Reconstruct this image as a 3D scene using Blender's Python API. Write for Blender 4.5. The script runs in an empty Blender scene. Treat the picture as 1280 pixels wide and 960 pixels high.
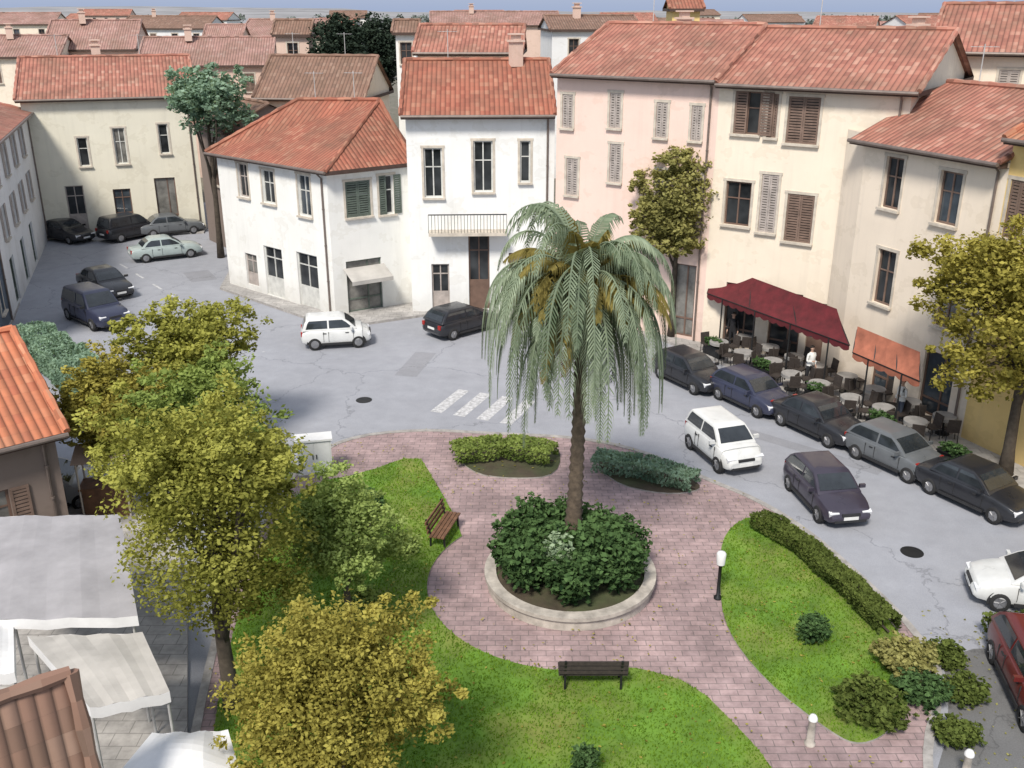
import bpy, math, random
from mathutils import Vector, Matrix, noise
random.seed(11)
scene = bpy.context.scene
col = scene.collection
R = math.radians

# ------------------------------------------------------------------ camera calibration (metres, camera 15 m up on a tower)
F, H = 1220.0, 15.0
PITCH = math.atan(472 / F)
CP, SP = math.cos(PITCH), math.sin(PITCH)

def ray(px, py):
    a = (px - 640) / F; b = (480 - py) / F
    return Vector((a, CP + b * SP, -SP + b * CP))

def P(px, py, z=0.0):
    d = ray(px, py); t = (z - H) / d.z
    return Vector((d.x * t, d.y * t, z))

def far_x(px, y):
    return (px - 640) / F * (y * CP + 3 * SP)

# ------------------------------------------------------------------ materials
def new_mat(name):
    m = bpy.data.materials.new(name); m.use_nodes = True
    nt = m.node_tree; bs = nt.nodes['Principled BSDF']
    return m, nt, bs

def N(nt, typ, **kw):
    n = nt.nodes.new(typ)
    for k, v in kw.items(): setattr(n, k, v)
    return n

def ramp(nt, stops):
    r = N(nt, 'ShaderNodeValToRGB')
    e = r.color_ramp.elements
    while len(e) < len(stops): e.new(0.5)
    for el, (p, c) in zip(e, stops):
        el.position = p; el.color = (c[0], c[1], c[2], 1)
    return r

def mixc(nt, a, b, fac, mode='MIX'):
    m = N(nt, 'ShaderNodeMix', data_type='RGBA', blend_type=mode)
    for sock, v in ((m.inputs[6], a), (m.inputs[7], b), (m.inputs[0], fac)):
        if hasattr(v, 'is_linked') or hasattr(v, 'links'): nt.links.new(v, sock)
        elif isinstance(v, (int, float)): sock.default_value = v
        else: sock.default_value = (v[0], v[1], v[2], 1)
    return m.outputs[2]

def noise_n(nt, scale, detail=4, vec=None, rough=0.6):
    n = N(nt, 'ShaderNodeTexNoise'); n.inputs['Scale'].default_value = scale
    n.inputs['Detail'].default_value = detail; n.inputs['Roughness'].default_value = rough
    if vec is not None: nt.links.new(vec, n.inputs['Vector'])
    return n

def obj_vec(nt, scale=(1, 1, 1)):
    tc = N(nt, 'ShaderNodeTexCoord'); mp = N(nt, 'ShaderNodeMapping')
    mp.inputs['Scale'].default_value = scale
    nt.links.new(tc.outputs['Object'], mp.inputs['Vector'])
    return mp.outputs['Vector']

def bump(nt, bs, h, strength=0.3, dist=0.02):
    b = N(nt, 'ShaderNodeBump'); b.inputs['Strength'].default_value = strength
    b.inputs['Distance'].default_value = dist
    nt.links.new(h, b.inputs['Height']); nt.links.new(b.outputs['Normal'], bs.inputs['Normal'])

def plain(name, c, rough=0.6, metal=0.0, vary=0.25, scale=3.0, spec=0.5):
    m, nt, bs = new_mat(name)
    n = noise_n(nt, scale, 5, obj_vec(nt))
    k = 1 - vary
    r = ramp(nt, [(0.3, [v * k for v in c]), (0.7, [min(1, v * (1 + vary * .5)) for v in c])])
    nt.links.new(n.outputs['Fac'], r.inputs['Fac'])
    nt.links.new(r.outputs['Color'], bs.inputs['Base Color'])
    bs.inputs['Roughness'].default_value = rough; bs.inputs['Metallic'].default_value = metal
    bs.inputs['Specular IOR Level'].default_value = spec
    return m

def plaster(name, c, stain=(0.22, 0.2, 0.18), amount=0.13):
    m, nt, bs = new_mat(name)
    v = obj_vec(nt)
    n1 = noise_n(nt, 0.55, 6, v); n2 = noise_n(nt, 6, 5, v)
    n3 = noise_n(nt, 1.0, 5, obj_vec(nt, (2.6, 2.6, 0.16)))
    a = mixc(nt, [x * 0.84 for x in c], [min(1, x * 1.06) for x in c], n1.outputs['Fac'])
    st = ramp(nt, [(0.5, (0, 0, 0)), (0.78, (amount,) * 3)])
    nt.links.new(n3.outputs['Fac'], st.inputs['Fac'])
    n4 = noise_n(nt, 0.8, 3, obj_vec(nt, (1, 1, 1.3)))
    pa = ramp(nt, [(0.57, (1,) * 3), (0.585, (.94, .935, .92)), (0.66, (.955, .95, .94)), (0.675, (1,) * 3)]); nt.links.new(n4.outputs['Fac'], pa.inputs['Fac'])
    a = mixc(nt, a, pa.outputs['Color'], 1.0, 'MULTIPLY')
    b = mixc(nt, a, stain, st.outputs['Color'])
    # damp, dirty foot of the wall
    tc = N(nt, 'ShaderNodeTexCoord'); sx = N(nt, 'ShaderNodeSeparateXYZ')
    nt.links.new(tc.outputs['Object'], sx.inputs[0])
    ad = N(nt, 'ShaderNodeMath', operation='MULTIPLY_ADD'); ad.inputs[1].default_value = 1.6
    nt.links.new(n1.outputs['Fac'], ad.inputs[0]); nt.links.new(sx.outputs['Z'], ad.inputs[2])
    mr = N(nt, 'ShaderNodeMapRange'); mr.inputs[1].default_value = 0.6; mr.inputs[2].default_value = 2.4
    mr.inputs[3].default_value = 0.3; mr.inputs[4].default_value = 0.0
    nt.links.new(ad.outputs[0], mr.inputs[0])
    cc = mixc(nt, b, [x * 0.55 for x in stain], mr.outputs[0])
    nt.links.new(cc, bs.inputs['Base Color'])
    bs.inputs['Roughness'].default_value = 0.9
    bump(nt, bs, n2.outputs['Fac'], 0.25, 0.02)
    return m

def tiles(name, c1, c2, c3, pu=0.24, pv=0.38):
    """clay roof tiles laid on the UVs of each slope (metres)"""
    m, nt, bs = new_mat(name)
    uv = N(nt, 'ShaderNodeUVMap'); sp = N(nt, 'ShaderNodeSeparateXYZ')
    nt.links.new(uv.outputs['UV'], sp.inputs[0])
    def math_(op, a, b=None):
        n = N(nt, 'ShaderNodeMath', operation=op)
        for i, q in enumerate((a, b)):
            if q is None: continue
            if isinstance(q, (int, float)): n.inputs[i].default_value = q
            else: nt.links.new(q, n.inputs[i])
        return n.outputs[0]
    u = math_('DIVIDE', sp.outputs['X'], pu); v = math_('DIVIDE', sp.outputs['Y'], pv)
    fu = math_('FLOOR', u); fv = math_('FLOOR', v)
    cell = N(nt, 'ShaderNodeCombineXYZ'); nt.links.new(fu, cell.inputs[0]); nt.links.new(fv, cell.inputs[1])
    wn = N(nt, 'ShaderNodeTexWhiteNoise', noise_dimensions='2D'); nt.links.new(cell.outputs[0], wn.inputs['Vector'])
    ru = math_('FRACT', u); rv = math_('FRACT', v)
    prof = math_('SINE', math_('MULTIPLY', ru, math.pi))           # barrel of the tile
    step = math_('SUBTRACT', 1.0, rv)                              # each course overlaps the one below
    hgt = math_('ADD', math_('MULTIPLY', prof, 0.75), math_('MULTIPLY', step, 0.3))
    base = ramp(nt, [(0.0, c1), (0.45, c2), (0.8, c2), (1.0, c3)])
    nt.links.new(wn.outputs['Value'], base.inputs['Fac'])
    big = noise_n(nt, 0.5, 6, obj_vec(nt)); 
    lich = ramp(nt, [(0.4, (0, 0, 0)), (0.72, (0.65,) * 3)]); nt.links.new(big.outputs['Fac'], lich.inputs['Fac'])
    cc = mixc(nt, base.outputs['Color'], (0.16, 0.1, 0.065), lich.outputs['Color'])
    gap = ramp(nt, [(0.0, (0.35,) * 3), (0.5, (1,) * 3)]); nt.links.new(prof, gap.inputs['Fac'])
    cc = mixc(nt, cc, gap.outputs['Color'], 0.8, 'MULTIPLY')
    nt.links.new(cc, bs.inputs['Base Color']); bs.inputs['Roughness'].default_value = 0.85
    bump(nt, bs, hgt, 0.9, 0.07)
    return m

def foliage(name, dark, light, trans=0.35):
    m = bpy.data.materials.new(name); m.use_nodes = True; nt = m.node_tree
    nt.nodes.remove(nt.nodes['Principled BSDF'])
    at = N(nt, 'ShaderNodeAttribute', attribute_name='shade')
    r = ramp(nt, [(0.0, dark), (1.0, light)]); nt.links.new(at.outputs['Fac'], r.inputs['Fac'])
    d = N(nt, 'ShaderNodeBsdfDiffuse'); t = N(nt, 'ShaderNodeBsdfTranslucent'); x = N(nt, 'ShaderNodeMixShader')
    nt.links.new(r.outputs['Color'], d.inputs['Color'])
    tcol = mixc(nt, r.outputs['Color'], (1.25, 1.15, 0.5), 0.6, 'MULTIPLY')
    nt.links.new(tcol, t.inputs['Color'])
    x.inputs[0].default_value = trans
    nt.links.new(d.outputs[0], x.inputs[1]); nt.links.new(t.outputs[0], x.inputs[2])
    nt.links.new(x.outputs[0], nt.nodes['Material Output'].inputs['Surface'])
    return m

def paint(name, c, rough=0.25):
    m, nt, bs = new_mat(name)
    n = noise_n(nt, 1.7, 5, obj_vec(nt))
    r = ramp(nt, [(0.3, [x * 0.8 for x in c]), (0.75, c)]); nt.links.new(n.outputs['Fac'], r.inputs['Fac'])
    nt.links.new(r.outputs['Color'], bs.inputs['Base Color'])
    rr = ramp(nt, [(0.3, (rough,) * 3), (0.8, (rough + .25,) * 3)]); nt.links.new(n.outputs['Fac'], rr.inputs['Fac'])
    nt.links.new(rr.outputs['Color'], bs.inputs['Roughness'])
    bs.inputs['Coat Weight'].default_value = 0.4; bs.inputs['Coat Roughness'].default_value = 0.12
    return m

def asphalt(name, c):
    m, nt, bs = new_mat(name)
    v = obj_vec(nt)
    n1 = noise_n(nt, 0.16, 6, v); n2 = noise_n(nt, 1.4, 6, v); n3 = noise_n(nt, 40, 3, v)
    vo = N(nt, 'ShaderNodeTexVoronoi', feature='DISTANCE_TO_EDGE'); vo.inputs['Scale'].default_value = 0.17
    wv = N(nt, 'ShaderNodeVectorMath', operation='ADD')
    sc_ = N(nt, 'ShaderNodeVectorMath', operation='SCALE'); sc_.inputs['Scale'].default_value = 1.2
    nt.links.new(n2.outputs['Color'], sc_.inputs[0]); nt.links.new(v, wv.inputs[0]); nt.links.new(sc_.outputs[0], wv.inputs[1])
    nt.links.new(wv.outputs[0], vo.inputs['Vector'])
    a = ramp(nt, [(0.25, [x * 0.88 for x in c]), (0.75, [x * 1.1 for x in c])]); nt.links.new(n1.outputs['Fac'], a.inputs['Fac'])
    b = ramp(nt, [(0.25, (0.88,) * 3), (0.75, (1.06,) * 3)]); nt.links.new(n2.outputs['Fac'], b.inputs['Fac'])
    k = mixc(nt, a.outputs['Color'], b.outputs['Color'], 1.0, 'MULTIPLY')
    g = ramp(nt, [(0.3, (0.85,) * 3), (0.7, (1.12,) * 3)]); nt.links.new(n3.outputs['Fac'], g.inputs['Fac'])
    k = mixc(nt, k, g.outputs['Color'], 1.0, 'MULTIPLY')
    cr = ramp(nt, [(0.0, (0.55,) * 3), (0.006, (1,) * 3)]); nt.links.new(vo.outputs['Distance'], cr.inputs['Fac'])
    k = mixc(nt, k, cr.outputs['Color'], 0.8, 'MULTIPLY')
    nt.links.new(k, bs.inputs['Base Color']); bs.inputs['Roughness'].default_value = 0.8
    bump(nt, bs, n3.outputs['Fac'], 0.2, 0.01)
    return m

def pavers(name, c1, c2, mortar, w=0.42, h=0.21):
    m, nt, bs = new_mat(name)
    v = obj_vec(nt)
    br = N(nt, 'ShaderNodeTexBrick'); nt.links.new(v, br.inputs['Vector'])
    br.inputs['Color1'].default_value = (*c1, 1); br.inputs['Color2'].default_value = (*c2, 1)
    br.inputs['Mortar'].default_value = (*mortar, 1); br.inputs['Scale'].default_value = 1.0
    br.inputs['Brick Width'].default_value = w; br.inputs['Row Height'].default_value = h
    br.inputs['Mortar Size'].default_value = 0.012; br.inputs['Bias'].default_value = 0.1
    n1 = noise_n(nt, 0.7, 6, v); n2 = noise_n(nt, 4.5, 5, v)
    r1 = ramp(nt, [(0.28, (0.62,) * 3), (0.72, (1.18,) * 3)]); nt.links.new(n1.outputs['Fac'], r1.inputs['Fac'])
    r2 = ramp(nt, [(0.28, (0.74,) * 3), (0.72, (1.15,) * 3)]); nt.links.new(n2.outputs['Fac'], r2.inputs['Fac'])
    k = mixc(nt, br.outputs['Color'], r1.outputs['Color'], 1.0, 'MULTIPLY')
    k = mixc(nt, k, r2.outputs['Color'], 1.0, 'MULTIPLY')
    nt.links.new(k, bs.inputs['Base Color']); bs.inputs['Roughness'].default_value = 0.85
    bump(nt, bs, br.outputs['Fac'], -0.4, 0.01)
    return m

def turf(name, c, c2, dry):
    m, nt, bs = new_mat(name)
    v = obj_vec(nt)
    n1 = noise_n(nt, 0.45, 6, v); n2 = noise_n(nt, 7, 5, v); n3 = noise_n(nt, 1.3, 5, v)
    a = mixc(nt, c, c2, n2.outputs['Fac'])
    d = ramp(nt, [(0.44, (0, 0, 0)), (0.66, (0.9,) * 3)]); nt.links.new(n1.outputs['Fac'], d.inputs['Fac'])
    b = mixc(nt, a, dry, d.outputs['Color'])
    r2 = ramp(nt, [(0.28, (0.6,) * 3), (0.72, (1.2,) * 3)]); nt.links.new(n3.outputs['Fac'], r2.inputs['Fac'])
    k = mixc(nt, b, r2.outputs['Color'], 1.0, 'MULTIPLY')
    nt.links.new(k, bs.inputs['Base Color']); bs.inputs['Roughness'].default_value = 0.95
    bump(nt, bs, n2.outputs['Fac'], 0.5, 0.04)
    return m

M = {}
M['road'] = asphalt('asphalt grey', (0.32, 0.33, 0.365))
M['road_dark'] = asphalt('darker asphalt', (0.15, 0.15, 0.15))
M['road_patch'] = asphalt('patched asphalt', (0.27, 0.275, 0.3))
M['ground'] = turf('town earth', (0.12, 0.12, 0.09), (0.18, 0.17, 0.13), (0.2, 0.18, 0.15))
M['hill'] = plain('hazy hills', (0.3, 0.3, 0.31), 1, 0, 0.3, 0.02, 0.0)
M['pink_paving'] = pavers('pink paving', (0.44, 0.315, 0.31), (0.35, 0.255, 0.255), (0.22, 0.175, 0.17))
M['grey_paving'] = pavers('grey paving', (0.46, 0.44, 0.42), (0.39, 0.375, 0.36), (0.26, 0.25, 0.24), 0.6, 0.4)
M['kerb'] = plain('kerb stone', (0.36, 0.34, 0.32), 0.85, 0, 0.35, 4)
M['pale_stone'] = plain('pale planter stone', (0.46, 0.42, 0.37), 0.85, 0, 0.4, 3)
M['lawn'] = turf('lawn', (0.095, 0.2, 0.02), (0.15, 0.28, 0.03), (0.2, 0.22, 0.05))
M['soil'] = turf('soil', (0.06, 0.045, 0.03), (0.09, 0.07, 0.045), (0.06, 0.08, 0.03))
M['marking'] = plain('worn road paint', (0.54, 0.54, 0.55), 0.7, 0, 0.5, 7)
M['white_wall'] = plaster('white plaster', (0.86, 0.855, 0.82))
M['white_wall_cool'] = plaster('cool white plaster', (0.85, 0.855, 0.84))
M['pink_wall'] = plaster('pink plaster', (0.84, 0.64, 0.555))
M['cream_wall'] = plaster('cream plaster', (0.86, 0.755, 0.62))
M['cream_wall2'] = plaster('warm cream plaster', (0.86, 0.75, 0.62))
M['yellow_wall'] = plaster('yellow plaster', (0.82, 0.6, 0.25))
M['pale_green_wall'] = plaster('pale stone plaster', (0.8, 0.76, 0.63))
M['grey_wall'] = plaster('grey plaster', (0.78, 0.78, 0.78))
M['slate_wall'] = plaster('slate grey plaster', (0.1, 0.13, 0.17))
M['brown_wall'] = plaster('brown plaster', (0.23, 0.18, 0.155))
M['peach_wall'] = plaster('peach plaster', (0.7, 0.52, 0.43))
M['tile'] = tiles('terracotta tiles', (0.3, 0.095, 0.06), (0.38, 0.135, 0.085), (0.44, 0.2, 0.13))
M['tile_pink'] = tiles('faded pink tiles', (0.32, 0.12, 0.088), (0.42, 0.175, 0.125), (0.5, 0.27, 0.2))
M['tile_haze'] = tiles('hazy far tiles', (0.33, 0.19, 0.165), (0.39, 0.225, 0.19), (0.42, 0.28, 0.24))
M['tile_far'] = plain('far roof tiles', (0.36, 0.2, 0.17), .9, 0, .3, 1)  # distance haze put into the colour, as in the other far materials
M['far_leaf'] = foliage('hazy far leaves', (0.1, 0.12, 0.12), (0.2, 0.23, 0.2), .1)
M['tile_brown'] = tiles('brown tiles', (0.19, 0.115, 0.085), (0.25, 0.145, 0.105), (0.31, 0.2, 0.15))
M['tile_orange'] = tiles('orange tiles', (0.42, 0.13, 0.07), (0.52, 0.18, 0.09), (0.56, 0.26, 0.15))
M['eave'] = plain('dark eave timber', (0.075, 0.045, 0.035), 0.8)
M['frame_white'] = plain('white window frame', (0.6, 0.6, 0.57), 0.6)
M['frame_brown'] = plain('brown window frame', (0.16, 0.1, 0.075), 0.6)
M['shutter_brown'] = plain('brown shutters', (0.2, 0.135, 0.105), 0.7, 0, 0.35)
M['shutter_green'] = plain('grey green shutters', (0.12, 0.15, 0.125), 0.7, 0, 0.35)
M['shutter_grey'] = plain('pale shutters', (0.42, 0.37, 0.34), 0.7, 0, 0.3)
M['sill'] = plain('stone sill', (0.58, 0.52, 0.44), 0.85)
M['pipe'] = plain('copper brown pipe', (0.2, 0.16, 0.14), 0.5, 0.3)
M['door'] = plain('dark door', (0.1, 0.1, 0.1), 0.5)
def glass_mat():
    m, nt, bs = new_mat('window glass')
    n = noise_n(nt, 0.9, 2, obj_vec(nt))
    r = ramp(nt, [(0.35, (0.012, 0.014, 0.016)), (0.7, (0.055, 0.06, 0.065))]); nt.links.new(n.outputs['Fac'], r.inputs['Fac'])
    nt.links.new(r.outputs['Color'], bs.inputs['Base Color']); bs.inputs['Roughness'].default_value = 0.12
    bs.inputs['Specular IOR Level'].default_value = 0.35
    return m
M['glass'] = glass_mat()
M['glass_curtain'] = plain('glass with curtain behind', (0.2, 0.195, 0.18), 0.15, 0, 0.6, 1.5)
M['glass_sky'] = plain('glass reflecting sky', (0.06, 0.075, 0.09), 0.06, 0, 0.5, 1.0, 0.9)
M['car_glass'] = plain('car glass', (0.03, 0.036, 0.042), 0.05, 0, 0.5, 1.5, 0.8)
M['tyre'] = plain('tyre rubber', (0.02, 0.02, 0.021), 0.85)
M['rim'] = plain('wheel rim', (0.42, 0.42, 0.43), 0.35, 0.8)
M['lamp'] = plain('headlamp glass', (0.75, 0.76, 0.78), 0.12, 0, 0.1)
M['tail'] = plain('tail lamp', (0.35, 0.02, 0.015), 0.2)
M['plate'] = plain('number plate', (0.72, 0.72, 0.7), 0.5, 0, 0.1)
M['trim'] = plain('black trim', (0.025, 0.025, 0.027), 0.6)
M['p_black'] = paint('black car paint', (0.02, 0.021, 0.026))
M['p_navy'] = paint('navy car paint', (0.035, 0.04, 0.075))
M['p_violet'] = paint('grey violet car paint', (0.045, 0.038, 0.058))
M['p_white'] = paint('white car paint', (0.72, 0.73, 0.72))
M['p_silver'] = paint('silver car paint', (0.42, 0.44, 0.46))
M['p_grey'] = paint('grey car paint', (0.13, 0.14, 0.15))
M['p_teal'] = paint('pale teal car paint', (0.4, 0.47, 0.46))
M['p_red'] = paint('dark red car paint', (0.13, 0.018, 0.016))
M['awning_red'] = plain('wine red canvas', (0.11, 0.011, 0.016), 0.85, 0, 0.4, 2)
M['awning_orange'] = plain('terracotta canvas', (0.36, 0.125, 0.075), 0.85, 0, 0.35, 2)
M['canvas_white'] = plain('white canvas', (0.74, 0.74, 0.74), 0.85, 0, 0.15, 1.2)
M['canvas_grey'] = plain('lilac grey canvas', (0.36, 0.35, 0.365), 0.85, 0, 0.25, 0.9)
M['canvas_pale'] = plain('pale grey canvas', (0.46, 0.44, 0.41), 0.85, 0, 0.25, 0.9)
M['metal_dark'] = plain('dark metal', (0.035, 0.036, 0.038), 0.5, 0.6)
M['metal_pale'] = plain('pale metal', (0.55, 0.55, 0.54), 0.5, 0.2)
M['wood'] = plain('brown wood', (0.17, 0.085, 0.045), 0.75, 0, 0.45, 4)
M['wicker'] = plain('dark wicker', (0.045, 0.035, 0.03), 0.8, 0, 0.4, 12)
M['cloth'] = plain('grey table top', (0.3, 0.29, 0.28), 0.6, 0, 0.3)
M['bark'] = plain('bark', (0.075, 0.06, 0.045), 0.95, 0, 0.5, 5)
M['palm_bark'] = plain('palm trunk', (0.12, 0.09, 0.065), 0.95, 0, 0.55, 6)
M['lime'] = foliage('yellow green leaves', (0.125, 0.135, 0.025), (0.43, 0.43, 0.105))
M['lime_gold'] = foliage('golden green leaves', (0.135, 0.125, 0.025), (0.46, 0.41, 0.1))
M['lime_green'] = foliage('fresh green leaves', (0.085, 0.13, 0.03), (0.31, 0.39, 0.11))
M['pale_green'] = foliage('pale green leaves', (0.14, 0.2, 0.05), (0.42, 0.52, 0.17))
M['olive'] = foliage('olive leaves', (0.12, 0.12, 0.04), (0.42, 0.4, 0.15))
M['teal_leaf'] = foliage('blue green leaves', (0.09, 0.16, 0.11), (0.33, 0.46, 0.34))
M['dark_leaf'] = foliage('dark evergreen leaves', (0.007, 0.013, 0.01), (0.05, 0.07, 0.05), 0.15)
M['shrub'] = foliage('deep green shrub leaves', (0.015, 0.036, 0.015), (0.11, 0.19, 0.07), 0.25)
M['silver_leaf'] = foliage('silvery leaves', (.12, .18, .1), (.36, .46, .3), .25)
M['hedge'] = foliage('hedge leaves', (0.035, 0.055, 0.014), (0.15, 0.19, 0.05), 0.25)
M['frond'] = foliage('palm leaflets', (0.09, 0.13, 0.075), (0.38, 0.45, 0.32), 0.3)
M['frond_dry'] = foliage('dry palm fronds', (0.12, 0.1, 0.03), (0.34, 0.28, 0.09), 0.3)
M['blade'] = foliage('grass blades', (0.11, 0.21, 0.02), (0.25, 0.4, 0.05), 0.35)

# ------------------------------------------------------------------ mesh helpers
class MB:
    def __init__(s): s.v = []; s.f = []; s.m = []; s.uv = {}; s.sh = None
    def add(s, verts, faces, mi=0):
        o = len(s.v); s.v += [Vector(v) for v in verts]
        for f in faces: s.f.append([i + o for i in f]); s.m.append(mi)
    def poly(s, pts, mi=0, uv=None):
        if uv: s.uv[len(s.f)] = uv
        s.add(pts, [list(range(len(pts)))], mi)
    def box(s, c, d, rz=0.0, mi=0, rx=0.0, ry=0.0):
        mt = Matrix.Translation(c) @ Matrix.Rotation(rz, 4, 'Z') @ Matrix.Rotation(ry, 4, 'Y') @ Matrix.Rotation(rx, 4, 'X')
        x, y, z = d[0] / 2, d[1] / 2, d[2] / 2
        vs = [mt @ Vector(q) for q in ((-x,-y,-z),(x,-y,-z),(x,y,-z),(-x,y,-z),(-x,-y,z),(x,-y,z),(x,y,z),(-x,y,z))]
        s.add(vs, [(0,3,2,1),(4,5,6,7),(0,1,5,4),(1,2,6,5),(2,3,7,6),(3,0,4,7)], mi)
    def bar(s, a, b, w, t, up=Vector((0, 0, 1)), mi=0):
        a = Vector(a); b = Vector(b); d = (b - a).normalized()
        sx = d.cross(up)
        if sx.length < 1e-3: sx = d.cross(Vector((1, 0, 0)))
        sx.normalize(); uy = sx.cross(d)
        q = [sx * w / 2 + uy * t / 2, -sx * w / 2 + uy * t / 2, -sx * w / 2 - uy * t / 2, sx * w / 2 - uy * t / 2]
        s.add([a + k for k in q] + [b + k for k in q], [(0,1,2,3),(7,6,5,4),(0,4,5,1),(1,5,6,2),(2,6,7,3),(3,7,4,0)], mi)
    def tube(s, pts, rad, n=8, mi=0, cap=True):
        pts = [Vector(p) for p in pts]
        if isinstance(rad, (int, float)): rad = [rad] * len(pts)
        o = len(s.v); k = len(pts)
        for i, p in enumerate(pts):
            d = (pts[min(i + 1, k - 1)] - pts[max(i - 1, 0)]).normalized()
            a = d.cross(Vector((0, 0, 1)));
            if a.length < 0.05: a = d.cross(Vector((1, 0, 0)))
            a.normalize(); b = d.cross(a)
            for j in range(n):
                t = 2 * math.pi * j / n
                s.v.append(p + (a * math.cos(t) + b * math.sin(t)) * rad[i])
        for i in range(k - 1):
            for j in range(n):
                j2 = (j + 1) % n
                s.f.append([o + i*n + j, o + i*n + j2, o + (i+1)*n + j2, o + (i+1)*n + j]); s.m.append(mi)
        if cap:
            s.f.append([o + j for j in range(n)][::-1]); s.m.append(mi)
            s.f.append([o + (k-1)*n + j for j in range(n)]); s.m.append(mi)
    def lathe(s, prof, c=(0, 0, 0), n=24, mi=0):
        o = len(s.v); c = Vector(c); k = len(prof)
        for r, z in prof:
            for j in range(n):
                t = 2 * math.pi * j / n
                s.v.append(c + Vector((r * math.cos(t), r * math.sin(t), z)))
        for i in range(k - 1):
            for j in range(n):
                j2 = (j + 1) % n
                s.f.append([o + i*n + j, o + i*n + j2, o + (i+1)*n + j2, o + (i+1)*n + j]); s.m.append(mi)
    def build(s, name, mats, parent=None, smooth=False, loc=None):
        me = bpy.data.meshes.new(name)
        off = Vector(loc) if loc is not None else Vector((0, 0, 0))
        me.from_pydata([v - off for v in s.v], [], s.f)
        if not isinstance(mats, (list, tuple)): mats = [mats]
        for m in mats: me.materials.append(m)
        if len(mats) > 1: me.polygons.foreach_set('material_index', s.m)
        if s.uv:
            ul = me.uv_layers.new(name='UVMap')
            for fi, uvs in s.uv.items():
                p = me.polygons[fi]
                for k, li in enumerate(p.loop_indices): ul.data[li].uv = uvs[k]
        if s.sh is not None:
            ca = me.color_attributes.new('shade', 'FLOAT_COLOR', 'POINT')
            buf = []
            for q in s.sh: buf += [q, q, q, 1.0]
            ca.data.foreach_set('color', buf)
        if smooth: me.polygons.foreach_set('use_smooth', [True] * len(me.polygons))
        me.update()
        o = bpy.data.objects.new(name, me); col.objects.link(o)
        if loc is not None: o.location = loc
        if parent is not None: o.parent = parent
        return o

def tag(o, label=None, cat=None, group=None, kind=None):
    if label: o['label'] = label
    if cat: o['category'] = cat
    if group: o['group'] = group
    if kind: o['kind'] = kind
    return o

def empty(name, loc, rz=0.0):
    o = bpy.data.objects.new(name, None); col.objects.link(o)
    o.empty_display_size = 0.3; o.location = loc; o.rotation_euler = (0, 0, rz)
    return o

def copy_tree(o, parent=None):
    kids = list(o.children)
    c = o.copy(); col.objects.link(c); c.parent = parent
    for ch in kids: copy_tree(ch, c)
    return c

def smooth_loop(pts, it=2):
    for _ in range(it):
        q = []
        for i in range(len(pts)):
            a, b = pts[i], pts[(i + 1) % len(pts)]
            q += [a * .75 + b * .25, a * .25 + b * .75]
        pts = q
    return pts

def sheet(pts, z, top=True, depth=0.0, mb=None, mi=0, side_mi=0):
    mb = mb or MB()
    pts = [Vector((p[0], p[1], z)) for p in pts]
    area = sum(a.x * b.y - b.x * a.y for a, b in zip(pts, pts[1:] + pts[:1]))
    if area < 0: pts = pts[::-1]
    mb.poly(pts, mi)
    if depth:
        for a, b in zip(pts, pts[1:] + pts[:1]):
            mb.poly([a - Vector((0, 0, depth)), b - Vector((0, 0, depth)), b, a], side_mi)
    return mb

def inside(pt, poly):
    x, y = pt[0], pt[1]; c = False
    for a, b in zip(poly, poly[1:] + poly[:1]):
        if (a[1] > y) != (b[1] > y) and x < (b[0] - a[0]) * (y - a[1]) / (b[1] - a[1]) + a[0]: c = not c
    return c

# ------------------------------------------------------------------ ground, roads, park island
g = MB(); n = 40
g.poly([(-1500, -200, 0), (1500, -200, 0), (1500, 2500, 0), (-1500, 2500, 0)])
tag(g.build('ground', M['ground']), kind='structure')

hb = MB(); seg = 60
for i in range(seg):
    a0 = -1300 + 2600 * i / seg; a1 = -1300 + 2600 * (i + 1) / seg
    def hh(x): return 9 + 4 * noise.noise(Vector((x * .003, 3.1, 0))) + (4 if x < -200 else 0) + 2 * noise.noise(Vector((x * .014, 1, 0)))
    for (y0, k0, y1, k1) in ((900, 0, 1150, .75), (1150, .75, 1350, 1.0), (1350, 1, 1700, 0.2)):
        hb.poly([(a0, y0, hh(a0) * k0 - (.5 if k0 == 0 else 0)), (a1, y0, hh(a1) * k0 - (.5 if k0 == 0 else 0)), (a1, y1, hh(a1) * k1), (a0, y1, hh(a0) * k1)])
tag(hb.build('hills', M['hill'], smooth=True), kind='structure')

road = sheet([(-60, 5), (45, 5), (45, 40), (16, 43), (2, 53), (-9, 55), (-17, 62), (-24, 80), (-60, 80)], 0.004)
tag(road.build('road', M['road']), kind='structure')

isl_px = [(335, 640), (372, 592), (425, 552), (520, 540), (620, 546), (720, 550), (800, 566), (880, 602), (945, 628),
          (1010, 668), (1100, 748), (1158, 812), (1178, 862), (1150, 960), (1200, 1150), (220, 1150), (235, 960), (280, 760)]
isl = [P(*q) for q in isl_px]
isl = smooth_loop(isl, 2)
tag(sheet(isl, 0.12, depth=0.12, mi=0, side_mi=1).build('park_path', [M['pink_paving'], M['kerb']]), kind='structure')
kb = MB()
for a, b in zip(isl, isl[1:] + isl[:1]):
    if (b - a).length < 1e-4: continue
    d = (b - a).normalized(); nn = Vector((d.y, -d.x, 0))
    kb.bar(a + Vector((0, 0, 0.07)) , b + Vector((0, 0, 0.07)), 0.2, 0.15)
tag(kb.build('park_kerb', M['kerb']), kind='structure')

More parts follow.
